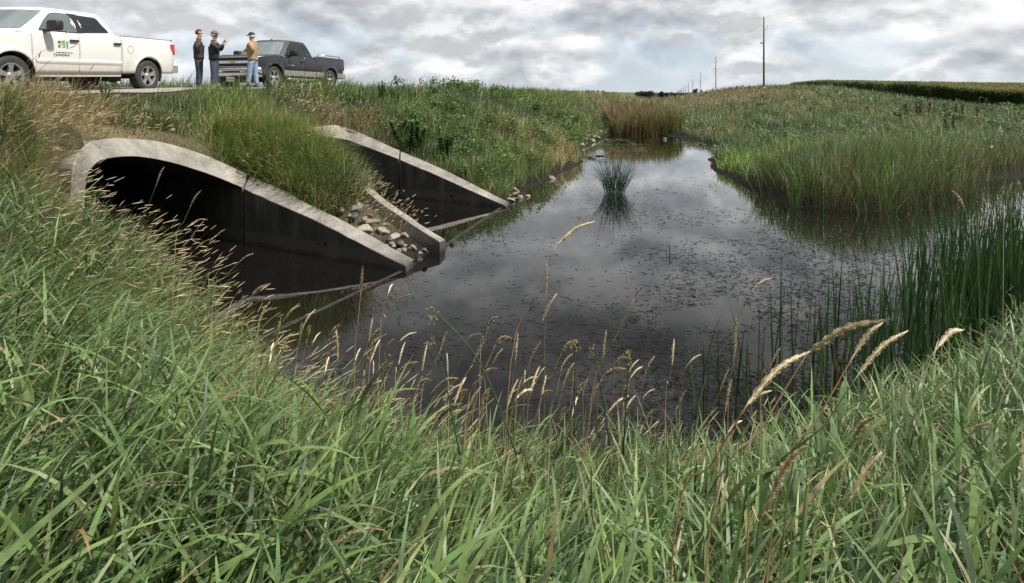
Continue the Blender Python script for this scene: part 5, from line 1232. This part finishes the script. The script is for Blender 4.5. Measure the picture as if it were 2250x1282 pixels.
def tree(px, py_top, wpx, Y, label, group, seed, shape=.8):
    X = (px - 1125) / F * Y; g = float(soil(X, Y)[0]); top = EYE - (py_top - HOR) / F * Y; rad = wpx / F * Y / 2; H = top - g
    r = thing('tree', label, 'tree', (X, Y, g), 0, group)
    mesh_obj('trunk', *merge(tube([(0, 0, -.3), (.1, 0, H * .35), (0, .1, H * .7)], [rad * .10, rad * .08, rad * .03], 7), tube([(.05, 0, H * .3), (rad * .4, .1, H * .6)], [rad * .05, rad * .02], 5), tube([(.05, 0, H * .35), (-rad * .4, .1, H * .62)], [rad * .05, rad * .02], 5)), M_BARK, r)
    a = Acc(); a.add(leaf_cloud((0, 0, H - rad * shape * .9), rad, 700, rad * .16, TG, shape, 9, seed)); a.add(leaf_cloud((0, 0, (H - rad * shape) * .6), rad * .8, 350, rad * .16, TG, .8, 6, seed + 50)); a.build('crown', M_PLANT, r)
sd_ = 0
for px_, pt, w in ((1292, 198, 12), (1303, 199, 14), (1314, 199, 12), (1326, 200, 10)): sd_ += 1; tree(px_, pt, w, 700, 'small far tree in the low grove above the left mound', 'far trees above the left mound', sd_)
for px_, pt, w in ((1400, 201, 14), (1409, 200, 16), (1419, 199, 18), (1430, 199, 20)): sd_ += 1; tree(px_, pt, w, 480, 'dark far tree in the grove left of the gap at the valley end', 'far trees left of the gap', sd_)
for px_, pt, w in ((1453, 201, 17), (1464, 202, 18), (1476, 203, 17), (1487, 205, 15), (1498, 206, 14)): sd_ += 1; tree(px_, pt, w, 480, 'dark far tree in the grove right of the gap, behind the poles', 'far trees right of the gap', sd_)
tree(1529, 195, 16, 420, 'single small round tree standing above the tan slope', None, 77); tree(1541, 199, 8, 420, 'tiny bush sized tree just right of the single round tree', None, 78)

# ------------------------------------------------------------------ corn
def build_corn():
    edge = np.array([(64, 58), (57, 61), (51, 66), (55, 80), (62, 105), (72, 140), (84, 175)]); acc = Acc()
    n = 26000; u = rng.random(n) ** 2.2; s = rng.random(n) * (len(edge) - 1); s = np.minimum(s, len(edge) - 1.001)
    x = np.interp(s, np.arange(len(edge)), edge[:, 0]); y = np.interp(s, np.arange(len(edge)), edge[:, 1]); d = u * 90
    nx, ny = .93, .36 * 1.2; x = x + d * nx + rng.normal(0, .15, n); y = y + d * .45 + rng.normal(0, .15, n)
    m = (x / y < .99); x, y, d = x[m], y[m], d[m]; n = len(x); z = soil(x, y); H = 2.0 * rng.uniform(.88, 1.08, n)
    c = np.tile(np.array([(.035, .07, .018)]), (n, 1)); root = np.stack([x, y, z], 1); az = rng.uniform(0, math.tau, n); r = np.hypot(x, y); zero = np.zeros(n)
    acc.add(blades(root, H, np.maximum(.03, r * .0008), az, zero + .02, zero + .05, vary(c), 2))
    for k in range(7):
        f = .25 + .72 * k / 7; rt = root + np.stack([zero, zero, H * f], 1); a = rng.uniform(0, math.tau, n)
        acc.add(blades(rt, rng.uniform(.5, .8, n), np.maximum(.07, r * .0011), a, rng.uniform(.3, .6, n), rng.uniform(1.0, 1.9, n), vary(pick([(.04, .085, .02), (.055, .10, .028)], [1, 1], n)), 3))
    rt = root + np.stack([zero, zero, H * .97], 1)
    for k in range(3): acc.add(blades(rt, np.full(n, .32), np.maximum(.03, r * .0009), rng.uniform(0, math.tau, n), rng.uniform(.05, .5, n), zero + .3, vary(pick([(.30, .27, .10), (.22, .24, .08)], [1, 1], n)), 2))
    tag(acc.build('corn', M_PLANT), 'field of tasselling corn on top of the right hill', 'corn field', kind='stuff')
build_corn()

# dark green crop line and pale field strip on the horizon left of centre
def strip(name, x0, x1, y0, y1, z0, z1, colA, label, cat):
    n = 9000; x = rng.uniform(x0, x1, n); y = rng.uniform(y0, y1, n); z = soil(x, y); acc = Acc(); c = vary(np.tile(np.array([colA]), (n, 1)), .3)
    acc.add(blades(np.stack([x, y, z], 1), np.full(n, z1) * rng.uniform(.7, 1.1, n), np.full(n, .8), rng.uniform(0, 6.28, n), np.full(n, .1), np.full(n, .4), c, 2)); tag(acc.build(name, M_PLANT), label, cat, kind='stuff')
strip('crop_rows', -90, 14, 255, 330, 0, 1.15, (.03, .06, .02), 'dark green crop along the far horizon beyond the road', 'crop')
strip('stubble', 12, 48, 240, 330, 0, 1.0, (.36, .29, .16), 'pale ripe field strip on the horizon left of the mound', 'crop')

# ------------------------------------------------------------------ reeds at the head of the channel
def build_reeds():
    acc = Acc(); n = 9000; x = rng.uniform(7.2, 11.9, n); y = rng.uniform(37.6, 43, n) + (x - 9) ** 2 * .05; z = np.maximum(soil(x, y), -.1)
    nb = vnoise(x, y, .9); H = (1.55 + .9 * nb) * (1 - .28 * np.abs((x - 8.9) / 2.9) ** 2) * rng.uniform(.55, 1.15, n)
    c = pick([(.25, .17, .085), (.19, .125, .065), G_MID, G_YEL, (.32, .24, .14)], [4, 3.5, 1.7, 1.2, 2.4], n); m = rng.random(n) < smooth01((x - 9.6) / 2.0) * .6; c[m] = pick([G_MID, G_BLUE, G_YEL], [2, 1, 2], int(m.sum()))
    acc.add(blades(np.stack([x, y, z], 1), H, rng.uniform(.025, .06, n), rng.normal(.3, 1.2, n), np.abs(rng.normal(.09, .10, n)), np.abs(rng.normal(.45, .45, n)), vary(c), 4))
    tag(acc.build('reeds', M_PLANT), 'stand of brown dried reeds closing the far end of the channel', 'reeds', kind='stuff')
build_reeds()

# ------------------------------------------------------------------ clumps of water plants, each a plant
def clump(name, x, y, n, spread, H, W, cols, tilt, bend, label, cat, group=None, az0=None, azs=3.0, hmin=.55, seg=6, zb=0.0, droop=0.0):
    a = Acc(); q = spread * np.sqrt(rng.random(n)); an = rng.uniform(0, math.tau, n); rx, ry = q * np.cos(an), q * np.sin(an)
    az = np.where(rng.random(n) < .75, an + rng.normal(0, .5, n), rng.uniform(0, math.tau, n)) if az0 is None else rng.normal(az0, azs, n)
    t = np.abs(rng.normal(tilt, tilt * .6, n)); b = np.abs(rng.normal(bend, bend * .8, n)) + np.where(rng.random(n) < droop, rng.uniform(.6, 1.3, n), 0); c = vary(pick(cols, [1] * len(cols), n), .3)
    a.add(blades(np.stack([rx, ry, np.full(n, -.02)], 1), H * rng.uniform(hmin, 1.08, n), W * rng.uniform(.7, 1.3, n), az, t, b, c, seg, sharp=2.5, face=rng.uniform(-1.2, 1.2, n)))
    o = a.build(name, M_PLANT); o.location = (x, y, zb); return tag(o, label, cat, group)
clump('rush_clump', 3.05, 16.2, 270, .30, 1.42, .012, [(.018, .055, .022), (.028, .075, .028), (.045, .085, .04)], .24, .28, 'dark green clump of rushes standing alone in the pond', 'rushes', az0=None, droop=.3)
h_ = hit(1905, 1000, 1)
CT = [(.027, .065, .02), (.036, .09, .027), (.052, .12, .036), (.055, .095, .038)]
cat_spots = [(2195, 720, 'tallest dense cattail clump at the right edge of the picture'), (2140, 745, 'dense cattail clump just left of the tallest one at the right edge'), (2245, 690, 'cattail clump cut off by the right edge of the picture'), (2090, 760, 'cattail clump third from the right edge with straight dark leaves'), (2230, 760, 'low front cattail clump in the right corner of the pond'), (2040, 790, 'open cattail clump between the dense stand and the big seed heads'), (1985, 830, 'sparse cattail clump rising behind the drooping seed heads'), (1920, 860, 'thin cattail clump in the water left of the stand'), (1850, 880, 'thin cattail clump beside the brown rotten stem'), (1790, 900, 'small cattail clump left of the brown rotten stem'), (1720, 915, 'few cattail leaves leaning over the near bank edge'), (1620, 925, 'scattered cattail leaves at the right end of the open edge'), (1530, 930, 'three or so cattail leaves rising left of the seed heads')]
for i, (a, b, lab) in enumerate(cat_spots):
    P = px_z(a, b, 0.05); dense = max(0, (a - 1500) / 750)
    z = max(0.0, float(ground_z(P[0], P[1])[0]))
    clump('cattail_clump', P[0], P[1], int(7 + 175 * dense ** 3.0), .22 + .38 * dense, 1.15 + .85 * dense, .018, CT, .09, .10, lab, 'cattails', az0=-.2, azs=1.6, zb=z, seg=5, hmin=.5)
P = px_z(1833, 905, .05); o = mesh_obj('dead_stem', *merge(tube([(0, 0, -.1), (.02, 0, .3), (-.01, .02, .62)], [.03, .025, .012], 7), tube([(.06, 0, -.1), (.09, 0, .2), (.07, .02, .45)], [.02, .018, .01], 6)), simple('rotten_stem', (.06, .035, .022), .9, var=.4, scale=20)); o.location = P; tag(o, 'brown rotten cattail stem standing at the water edge on the right', 'stem')
# young cattails on the far right bank, in front of the reeds
for i, (a, b, n_, hh) in enumerate(((1745, 462, 16, .9), (1690, 468, 6, .5), (1800, 462, 12, .8), (1880, 465, 10, .8), (1960, 460, 10, .9))):
    P = px_z(a, b, 0); clump('young_reed', P[0], P[1], n_, .12, hh, .022, [(.05, .13, .03), (.07, .15, .04)], .12, .15, ['bright green young reed tuft at the left end of the far bank', 'small sparse reed tuft in shallow water off the far bank', 'green reed tuft second from the left along the far bank foot', 'green reed tuft in the middle of the far bank foot', 'green reed tuft at the right part of the far bank foot'][i], 'reeds', zb=0.0)
# lone shoots in the open pond
for i, (a, b) in enumerate(((1466, 560), (1472, 558), (1510, 590), (1368, 565), (1393, 568))):
    P = px_z(a, b, 0); clump('shoot', P[0], P[1], 2 if i < 3 else 1, .03, .22 + .08 * (i % 3), .010, [(.03, .05, .025)], .12, .4, 'thin dark shoot standing in the middle of the open pond', 'shoot', 'thin shoots in the open pond')

# ------------------------------------------------------------------ leafy weeds on the bank and hill
def leafy(name, P, H, spread, n, size, cols, label, cat, group=None, seed=0, stems=5):
    r = thing(name, label, cat, P, 0, group); a = Acc(); g = np.random.default_rng(seed); V = []; st = []
    for k in range(stems):
        an = g.uniform(0, 6.28); q = spread * g.uniform(.1, .8); top = (q * math.cos(an), q * math.sin(an), H * g.uniform(.7, 1)); base = (top[0] * .3, top[1] * .3, -.05); st.append(tube([base, (top[0] * .7, top[1] * .7, top[2] * .55), top], [.012, .009, .004], 5))
        m = n // stems; f = g.uniform(.15, 1, m); B0 = np.array(base); T0 = np.array(top); C0 = B0 * (1 - f)[:, None] + T0 * f[:, None]; C0[:, :2] = B0[:2] + (T0[:2] - B0[:2]) * (f ** .7)[:, None]
        az = g.uniform(0, 6.28, m); c = np.array(cols)[g.integers(0, len(cols), m)] * g.uniform(.75, 1.25, (m, 1))
        a.add(blades(C0, size * 2.2 * (1.15 - .5 * f), size * (1.1 - .5 * f), az, g.uniform(.6, 1.3, m), g.uniform(.2, .9, m), c, 3, sharp=2.2, face=g.uniform(-.3, .3, m)))
    mesh_obj('stem', *merge(*st), MATS['bark'], r); a.build('foliage', M_PLANT, r); return r
LG = [(.07, .14, .035), (.10, .19, .05), (.055, .11, .035)]; LD = [(.045, .095, .028), (.065, .13, .035), (.085, .16, .045)]
for i, (a, b, H, sp, n, sz, cols, lab, cat) in enumerate([
    (905, 320, .95, 1.0, 2200, .075, LD, 'dark leafy bush overhanging the joint of the far culvert wall', 'bush'),
    (975, 345, .8, .8, 1300, .07, LD, 'leafy bush lower down beside the far culvert wall', 'bush'),
    (838, 222, .95, .35, 420, .07, LG, 'tallest leafy weed standing on the crest right of the dark truck', 'weed'),
    (868, 222, .8, .3, 300, .06, LG, 'leafy weed on the crest just right of the tallest one', 'weed'),
    (905, 222, .7, .35, 260, .06, LG, 'rounded leafy weed third along the crest', 'weed'),
    (790, 222, .6, .35, 260, .06, LG, 'low leafy weed between the dark truck and the tallest weed', 'weed'),
    (765, 225, .45, .35, 220, .05, LG, 'low leafy weed below the rear wheel of the dark truck', 'weed'),
    (968, 215, .55, .15, 60, .05, LD, 'thin dark weed poking above the crest near the horizon crop', 'weed'),
    (1030, 212, .5, .2, 60, .05, LD, 'small weed on the skyline in the middle of the road bank', 'weed'),
    (1083, 215, .75, .15, 60, .055, LD, 'thin upright weed on the skyline right of the small one', 'weed'),
    (1216, 213, .7, .5, 260, .045, [TAN, (.2, .19, .09), G_YEL], 'tan feathery weed on the skyline above the pale grass patch', 'weed'),
    (1262, 272, .9, .6, 420, .07, LD, 'dark bush on the bank by the start of the channel', 'bush'),
    (470, 292, .4, .3, 260, .04, LG, 'pale green weed above the middle of the near arch', 'weed'),
    (520, 250, .45, .4, 300, .045, LG, 'bushy weed on the slope below the three men', 'weed'),
    (228, 205, .32, .25, 160, .04, LG, 'low leafy weed under the front door of the white truck', 'weed'),
    (1425, 228, .8, .9, 260, .12, LD, 'dark shrub on the left mound near the reeds', 'bush'),
    (1352, 224, .8, .9, 260, .12, LD, 'dark shrub on top of the left mound', 'bush')]):
    h = hit(a, b + 12, 6); leafy('leafy_bush' if cat == 'bush' else 'leafy_weed', tuple(h), H, sp, n, sz, cols, lab, cat, None, 100 + i, 7 if cat == 'bush' else 4)
# dark seeded dock plants on the hill
for i, (a, b) in enumerate(((2014, 262), (2022, 264), (2042, 262), (2075, 263), (2100, 264), (2115, 264), (2147, 266), (1990, 265), (2078, 300), (2095, 302), (1606, 256))):
    h = hit(a, b, 12); r = thing('dock_plant', 'dark brown seeded dock plant on the far right hill' if i < 8 else 'dark brown seeded dock plant lower down near the far right reeds' if i < 10 else 'lone dark dock plant on the slope left of the tall pole', 'dock plant', tuple(h), 0, 'dark dock plants on the hill' if i < 8 else 'dock plants near the reeds' if i < 10 else None)
    n = 90; f = rng.random(n); ac = Acc(); ac.add(blades(np.stack([rng.normal(0, .05, n), rng.normal(0, .05, n), .35 + .7 * f], 1), np.full(n, .13), np.full(n, .05), rng.uniform(0, 6.28, n), rng.uniform(.2, 1.2, n), rng.uniform(0, .6, n), vary(np.tile(np.array([(.045, .025, .018)]), (n, 1))), 2)); ac.build('seed_head', M_PLANT, r)
    mesh_obj('stem', *tube([(0, 0, -.05), (.02, 0, .6), (0, 0, 1.1)], [.02, .015, .01], 5), MATS['rotten_stem'], r)
o = mesh_obj('driftwood', *merge(tube([(-.3, 0, -.05), (.1, .05, .12), (.45, .1, .32)], [.05, .045, .02], 7), tube([(.1, .05, .1), (.3, -.1, .2)], [.03, .01], 6)), MATS['rotten_stem']); o.location = hit(1160, 330, 8) + np.array([0, 0, .35]); tag(o, 'dark broken branch sticking out of the grass right of the leafy bush', 'branch')

# ------------------------------------------------------------------ floating stems and duckweed
def build_debris():
    n = 45000; u = rng.random(n); py = 330 + (1120 - 330) * u ** .85; px_ = rng.uniform(380, 2250, n); Y = 3 * F / (py - HOR); X = (px_ - 1125) / F * Y; z = ground_z(X, Y)
    d = .10 + .95 * 1.25 * smooth01((px_ - 1150) / 500) * smooth01((py - 370) / 50) + .12 * smooth01((py - 640) / 150) - .45 * smooth01((py - 620) / 120) * smooth01((px_ - 1150) / 500) + .35 * smooth01(1 - np.abs(px_ - 1060) / 130) * smooth01(1 - np.abs(py - 500) / 90)
    cl = vnoise(X, Y, .45) * .6 + vnoise(X, Y, 1.6) * .8; d = d * smooth01((cl - .38) * 2.6)
    d *= 1 - .8 * smooth01(1 - np.hypot((px_ - 1330) / 180, (py - 620) / 90) * .9); d *= np.where(py < 385, .15, 1)
    t, v = tv(X, Y); d = np.where((t > 5.6) & (v > V1N), .05, d)
    ok = (z < -.03) & (rng.random(n) < d); X, Y = X[ok], Y[ok]; n = len(X)
    L_ = rng.uniform(.03, .13, n); W_ = np.maximum(.003, np.hypot(X, Y) * .0007) * rng.uniform(.6, 1.3, n); a = rng.normal(.0, 1.0, n); k = rng.normal(0, .5, n); V = []; s = (-1, -.35, .35, 1)
    for sg in s:
        an = a + k * sg; cx_ = X + np.cos(a) * L_ * sg * .5 - np.sin(a) * k * L_ * .35 * sg * sg; cy_ = Y + np.sin(a) * L_ * sg * .5 + np.cos(a) * k * L_ * .35 * sg * sg; w = W_ * (1.0 if abs(sg) < .9 else .4)
        V += [np.stack([cx_ - np.sin(an) * w, cy_ + np.cos(an) * w, np.full(n, .004)], 1), np.stack([cx_ + np.sin(an) * w, cy_ - np.cos(an) * w, np.full(n, .004)], 1)]
    V = np.stack(V, 1).reshape(-1, 3); b = (np.arange(n) * 8)[:, None]; Q = np.vstack([b + np.array([[2 * i, 2 * i + 1, 2 * i + 3, 2 * i + 2]]) for i in range(3)])
    c = np.repeat(vary(pick([(.008, .009, .008), (.015, .016, .012), (.03, .03, .022)], [5, 3, 1], n))[:, None], 8, 1).reshape(-1, 3)
    tag(np_mesh('floating_stems', V, Q, None, c, M_PLANT), 'dark broken plant stems floating on the pond', 'debris', kind='stuff')
    # green scum by the far banks and near the cattails
    n = 9000; cx = rng.choice(4, n, p=[.3, .3, .2, .2]); ctr = np.array([(3.9, 25), (6.0, 30), (2.35, 4.55), (6.5, 33)])[cx]; sp = np.array([.9, 1.2, .28, .8])[cx]
    X = ctr[:, 0] + rng.normal(0, 1, n) * sp * .45; Y = ctr[:, 1] + rng.normal(0, 1, n) * sp; ok = (ground_z(X, Y) < -.02) & (vnoise(X, Y, .3) > .5); X, Y = X[ok], Y[ok]; n = len(X); w = np.hypot(X, Y) * .0016
    V = np.stack([np.stack([X - w, Y, X * 0 + .003], 1), np.stack([X, Y - w, X * 0 + .003], 1), np.stack([X + w, Y, X * 0 + .003], 1), np.stack([X, Y + w, X * 0 + .003], 1)], 1).reshape(-1, 3)
    c = np.repeat(vary(np.tile(np.array([(.12, .15, .07)]), (n, 1)))[:, None], 4, 1).reshape(-1, 3)
    tag(np_mesh('duckweed', V, (np.arange(n) * 4)[:, None] + np.array([[0, 1, 2, 3]]), None, c, M_PLANT), 'pale green duckweed floating by the banks', 'duckweed', kind='stuff')
build_debris()

# ------------------------------------------------------------------ seed stalks standing up in the foreground, one by one
M_STEM = simple('dry_stem', (.42, .34, .18), .7, var=.2, scale=12); M_STEMR = simple('reddish_stem', (.36, .21, .10), .7, var=.2, scale=12); M_STEMG = simple('green_stem', (.13, .17, .06), .6, var=.2, scale=12)
M_SEED = simple('seed_head_straw', (.56, .45, .27), .85, var=.2, scale=60, bump=.3); M_SEDGE = simple('sedge_stem', (.025, .06, .03), .6); M_SPIKE = simple('sedge_spikelet', (.22, .17, .06), .85, var=.3, scale=60)
def head_mesh(pts, r, parent, seed):
    """a dense spike of small overlapping husks round an axis"""
    g = np.random.default_rng(seed); P = resample(pts, 40); Ltot = np.linalg.norm(np.diff(P, axis=0), axis=1).sum(); n = int(130 + 900 * min(1, r / .01) * .5)
    f = np.sort(g.random(n)) * .98; idx = f * 39; i0 = idx.astype(int); C0 = P[i0] * (1 - (idx - i0))[:, None] + P[np.minimum(i0 + 1, 39)] * (idx - i0)[:, None]; D = P[np.minimum(i0 + 1, 39)] - P[np.maximum(i0 - 1, 0)]; D /= np.linalg.norm(D, axis=1)[:, None]
    prof = np.interp(f, [0, .12, .45, .8, 1], [.35, .85, 1, .7, .12]) * r * (1 + .25 * np.sin(f * 40 + seed)); a = g.uniform(0, math.tau, n); U = np.cross(D, [0, 0, 1.0]) + 1e-4; U /= np.linalg.norm(U, axis=1)[:, None]; W_ = np.cross(U, D); O_ = U * np.cos(a)[:, None] + W_ * np.sin(a)[:, None]; T_ = np.cross(D, O_)
    b0 = C0 + O_ * (prof * .25)[:, None]; tip = C0 + O_ * (prof * 1.0)[:, None] + D * (r * g.uniform(1.2, 2.0, n))[:, None]; mid = (b0 + tip) / 2 + O_ * (prof * .2)[:, None]; hw_ = (r * .22)
    V = np.stack([b0, mid - T_ * hw_, tip, mid + T_ * hw_], 1).reshape(-1, 3); c = np.repeat(vary(pick([(.72, .61, .40), (.62, .52, .33), (.78, .69, .48)], [3, 2, 2], n), .15)[:, None], 4, 1).reshape(-1, 3)
    b = (np.arange(n) * 4)[:, None]; core = tube([tuple(p) for p in P[::4]], [r * .45 * float(np.interp(k / 9, [0, .12, .45, .8, 1], [.35, .85, 1, .7, .1])) for k in range(len(P[::4]))], 6)
    cv = np.array([tuple(v) for v in core[0]]); V2 = np.vstack([V, cv]); cq = np.array([q for q in core[1] if len(q) == 4]) + len(V)
    c2 = np.vstack([c, np.tile([[.66, .56, .36]], (len(cv), 1))])
    return np_mesh('seed_head', V2, np.vstack([b + np.array([[0, 1, 2, 3]]), cq]), None, c2, M_PLANT, False, parent)
STK = [0]
def stalk(base, hs, tip, Y, label, group=None, mat=None, hr=None, mid=None):
    """base, head start and tip as seen in the photograph, all near distance Y"""
    STK[0] += 1; g = random.Random(STK[0]); pb, ps, pt = px_at(*base, Y + .06), px_at(*hs, Y + g.uniform(-.05, .05)), px_at(*tip, Y + g.uniform(-.08, .08))
    # carry the stem down to the ground along its own direction
    d = ps - pb; gz_ = float(ground_z(pb[0], pb[1])[0]); pts = []
    if pb[2] > gz_: k_ = min(.6, (pb[2] - max(gz_, -.05)) / max(.2, d[2])); root = pb - d * k_ * .6; root[2] = max(-.05, float(ground_z(root[0], root[1])[0]) - .02)
    else: root = pb.copy(); root[2] = gz_ - .02
    r = thing('seed_stalk', label, 'grass stalk', tuple(root), 0, group); ctrl = [root - root, pb - root, (pb * .45 + ps * .55 - root) + np.array([0, 0, np.linalg.norm(ps - pb) * .03]), ps - root]
    sm, _ = densify(ctrl, ctrl, 4); w = .0014 + .0002 * g.random(); w = max(w, Y * .00042)
    mesh_obj('stem', *tube([tuple(p) for p in sm], [w * (1.3 - .5 * i / len(sm)) for i in range(len(sm))], 5), mat or g.choice([M_STEM, M_STEM, M_STEM, M_STEMR, M_STEMG]), r, True)
    m_ = (ps + pt) / 2 + np.array([0, 0, np.linalg.norm(pt - ps) * .10]); hp_, _ = densify([ps - root, m_ - root, pt - root], [ps - root, m_ - root, pt - root], 5); L_ = np.linalg.norm(pt - ps)
    head_mesh(hp_, hr or max(.0038, min(.008, L_ * .055)), r, STK[0])
    # a dry leaf on the stem of some
    return r
big = [((1122, 800), (1222, 540), (1305, 488), 2.3, 'tallest seed stalk, its golden head bent flat over the middle of the pond', None),
 ((1196, 800), (1200, 645), (1201, 583), 2.6, 'upright thin seed head just right of the tallest bent stalk', M_STEMG), ((1160, 850), (1192, 705), (1222, 648), 2.2, 'plump seed head slanting below the tallest bent stalk', None),
 ((1300, 870), (1394, 655), (1416, 628), 2.6, 'slanted seed stalk alone in front of the open water right of centre', None), ((1535, 890), (1656, 635), (1694, 612), 2.5, 'seed stalk with a hooked head over the right half of the pond', None),
 ((1600, 880), (1614, 780), (1618, 705), 2.5, 'narrow upright seed head below the hooked one', None), ((779, 800), (793, 640), (797, 588), 3.0, 'upright seed head standing in front of the near wall tip', None),
 ((812, 800), (853, 645), (863, 625), 3.0, 'small drooping seed head just right of the upright one by the wall tip', None), ((835, 740), (866, 668), (898, 648), 3.0, 'seed head leaning right beside the small drooping one', None),
 ((500, 760), (552, 650), (592, 624), 3.6, 'seed head slanting over the dark water at the left', None), ((735, 860), (742, 790), (738, 725), 2.6, 'upright seed head at the left end of the open water edge', None),
 ((800, 850), (811, 745), (819, 700), 2.7, 'thin seed head between the two leaning ones left of centre', None), ((845, 830), (880, 748), (913, 731), 2.6, 'seed head bent right, second row left of centre', None), ((868, 850), (876, 800), (889, 755), 2.5, 'slim seed head right under the bent one left of centre', None),
 ((1055, 790), (1073, 718), (1095, 698), 2.7, 'small seed head over dark water left of the green sedge stem', None), ((1040, 880), (1085, 795), (1103, 768), 2.3, 'pale seed head beside the green sedge stem', None), ((985, 880), (984, 820), (982, 778), 2.2, 'short upright seed head in front of the middle water edge', None),
 ((1462, 900), (1477, 800), (1481, 748), 2.1, 'seed head standing upright in the gap right of centre', None), ((1312, 900), (1326, 780), (1332, 728), 2.4, 'long thin seed head left of the slanted stalk', None), ((1672, 860), (1695, 800), (1715, 765), 2.2, 'small seed head left of the big drooping ones', None),
 ((1480, 1190), (1640, 892), (1775, 775), .95, 'thick seed head, lower half of the longest pale plume at right', M_STEMR), ((1560, 1160), (1772, 780), (1950, 703), .98, 'thickest and longest pale plume arching to the right', M_STEMR), ((1700, 1120), (1878, 778), (1936, 712), 1.15, 'plump plume standing steeply behind the longest one', M_STEMR), ((1730, 1080), (1885, 825), (1992, 729), 1.15, 'pale plume right of the steep one, slanting to the right', M_STEMG),
 ((1850, 1060), (2062, 762), (2113, 726), 1.5, 'far right plume over the cattail roots', M_STEM), ((1640, 1220), (1692, 1095), (1767, 983), .9, 'thick plume low in front of the near grass right of centre', M_STEMR), ((1780, 1250), (1872, 1090), (1933, 998), 1.0, 'thick plume low at right, above the green leaves', M_STEM), ((1990, 1140), (2132, 952), (2172, 930), 1.3, 'small bent seed head on a long pale stem in the lower right', M_STEM),
 ((2148, 520), (2120, 462), (2093, 420), 3.2, 'seed head leaning left in front of the far right bank', M_STEMG), ((2205, 500), (2212, 440), (2226, 400), 3.2, 'seed head among the cattail tops at the right edge', M_STEM),
 ((290, 560), (345, 402), (360, 368), 4.8, 'seed stalk rising before the dark mouth of the near culvert', M_STEMG), ((385, 540), (420, 450), (441, 420), 4.6, 'double seed head slanting before the near culvert mouth', M_STEM), ((350, 560), (425, 488), (455, 483), 4.4, 'seed head bent flat before the near culvert mouth', M_STEM), ((400, 560), (475, 520), (494, 505), 4.2, 'lowest slanting seed head before the near culvert mouth', M_STEM), ((470, 640), (530, 572), (556, 558), 4.0, 'thin seed head over the dark water right of the left bank', M_STEM), ((690, 900), (714, 820), (723, 785), 2.4, 'seed head at the left corner of the near water edge', M_STEM)]
for b_, h_, t_, Y_, lab, mt in big: stalk(b_, h_, t_, Y_, lab, None, mt, .0058 if Y_ < 1.2 else None)
# the shorter ones crowded along the edge
for i in range(88):
    a = random.gauss(1040, 330); a = min(max(a, 560), 2150); top = 700 + 150 * random.random() ** .7 + (60 if a > 900 else 0) * random.random(); top += 40 * (a > 1200)
    if a < 760: top = 690 + (760 - a) * -.1 + 120 * random.random()
    Y_ = random.uniform(2.1, 3.1) if a < 1500 else random.uniform(1.8, 2.8); lean = random.uniform(-.05, .55); hl = random.uniform(.06, .12) / Y_ * F; x1 = a + lean * 120; ang = lean + random.uniform(-.1, .9)
    stalk((a, top + 130 + 60 * random.random()), (x1, top + hl * .6), (x1 + hl * math.sin(ang), top + hl * .6 - hl * math.cos(ang)), Y_, 'short straw seed stalk in the crowd along the near water edge', 'short seed stalks along the near water edge')
# sedges with brown spikelets, and the long green stem
def sedge(base, top, Y, label, heads, mid=None):
    pb, pt = px_at(*base, Y), px_at(*top, Y); r = thing('sedge', label, 'sedge', tuple(pb), 0); m = (pb + pt) / 2 + np.array([0, 0, .04]) if mid is None else px_at(*mid, Y); sm, _ = densify([pb - pb, m - pb, pt - pb], [pb - pb, m - pb, pt - pb], 6)
    mesh_obj('stem', *tube([tuple(p) for p in sm], [.0035 - .002 * i / len(sm) for i in range(len(sm))], 5), M_SEDGE, r, True)
    for hx, hy in heads:
        c = px_at(hx, hy, Y) - pb; parts = []
        for k in range(22):
            d = Vector((random.gauss(0, .7), random.gauss(0, .6), random.gauss(-.5, .8))).normalized(); l_ = random.uniform(.003, .012); q = Vector(c) + d * l_ + Vector((random.gauss(0, .006), 0, random.gauss(-.008, .01))); parts.append(tube([tuple(q), tuple(q + d * .006), tuple(q + d * .011)], [.001, .002, .0006], 5))
        mesh_obj('spikelet', *merge(*parts), M_SPIKE, r)
sedge((1135, 1000), (925, 655), 1.9, 'long dark green sedge stem leaning left with a hanging brown spikelet', ((950, 690),), (1050, 790))
sedge((1010, 1000), (948, 735), 1.9, 'upright sedge left of the long leaning stem', ((946, 746),)); sedge((1262, 960), (1264, 745), 2.0, 'sedge with a brown spikelet right of centre', ((1264, 750),)); sedge((1340, 980), (1300, 765), 2.0, 'sedge leaning left beside the middle one', ((1300, 770),)); sedge((1370, 1000), (1385, 768), 2.0, 'sedge with its spikelet beside the slanted seed stalk', ((1382, 776),))
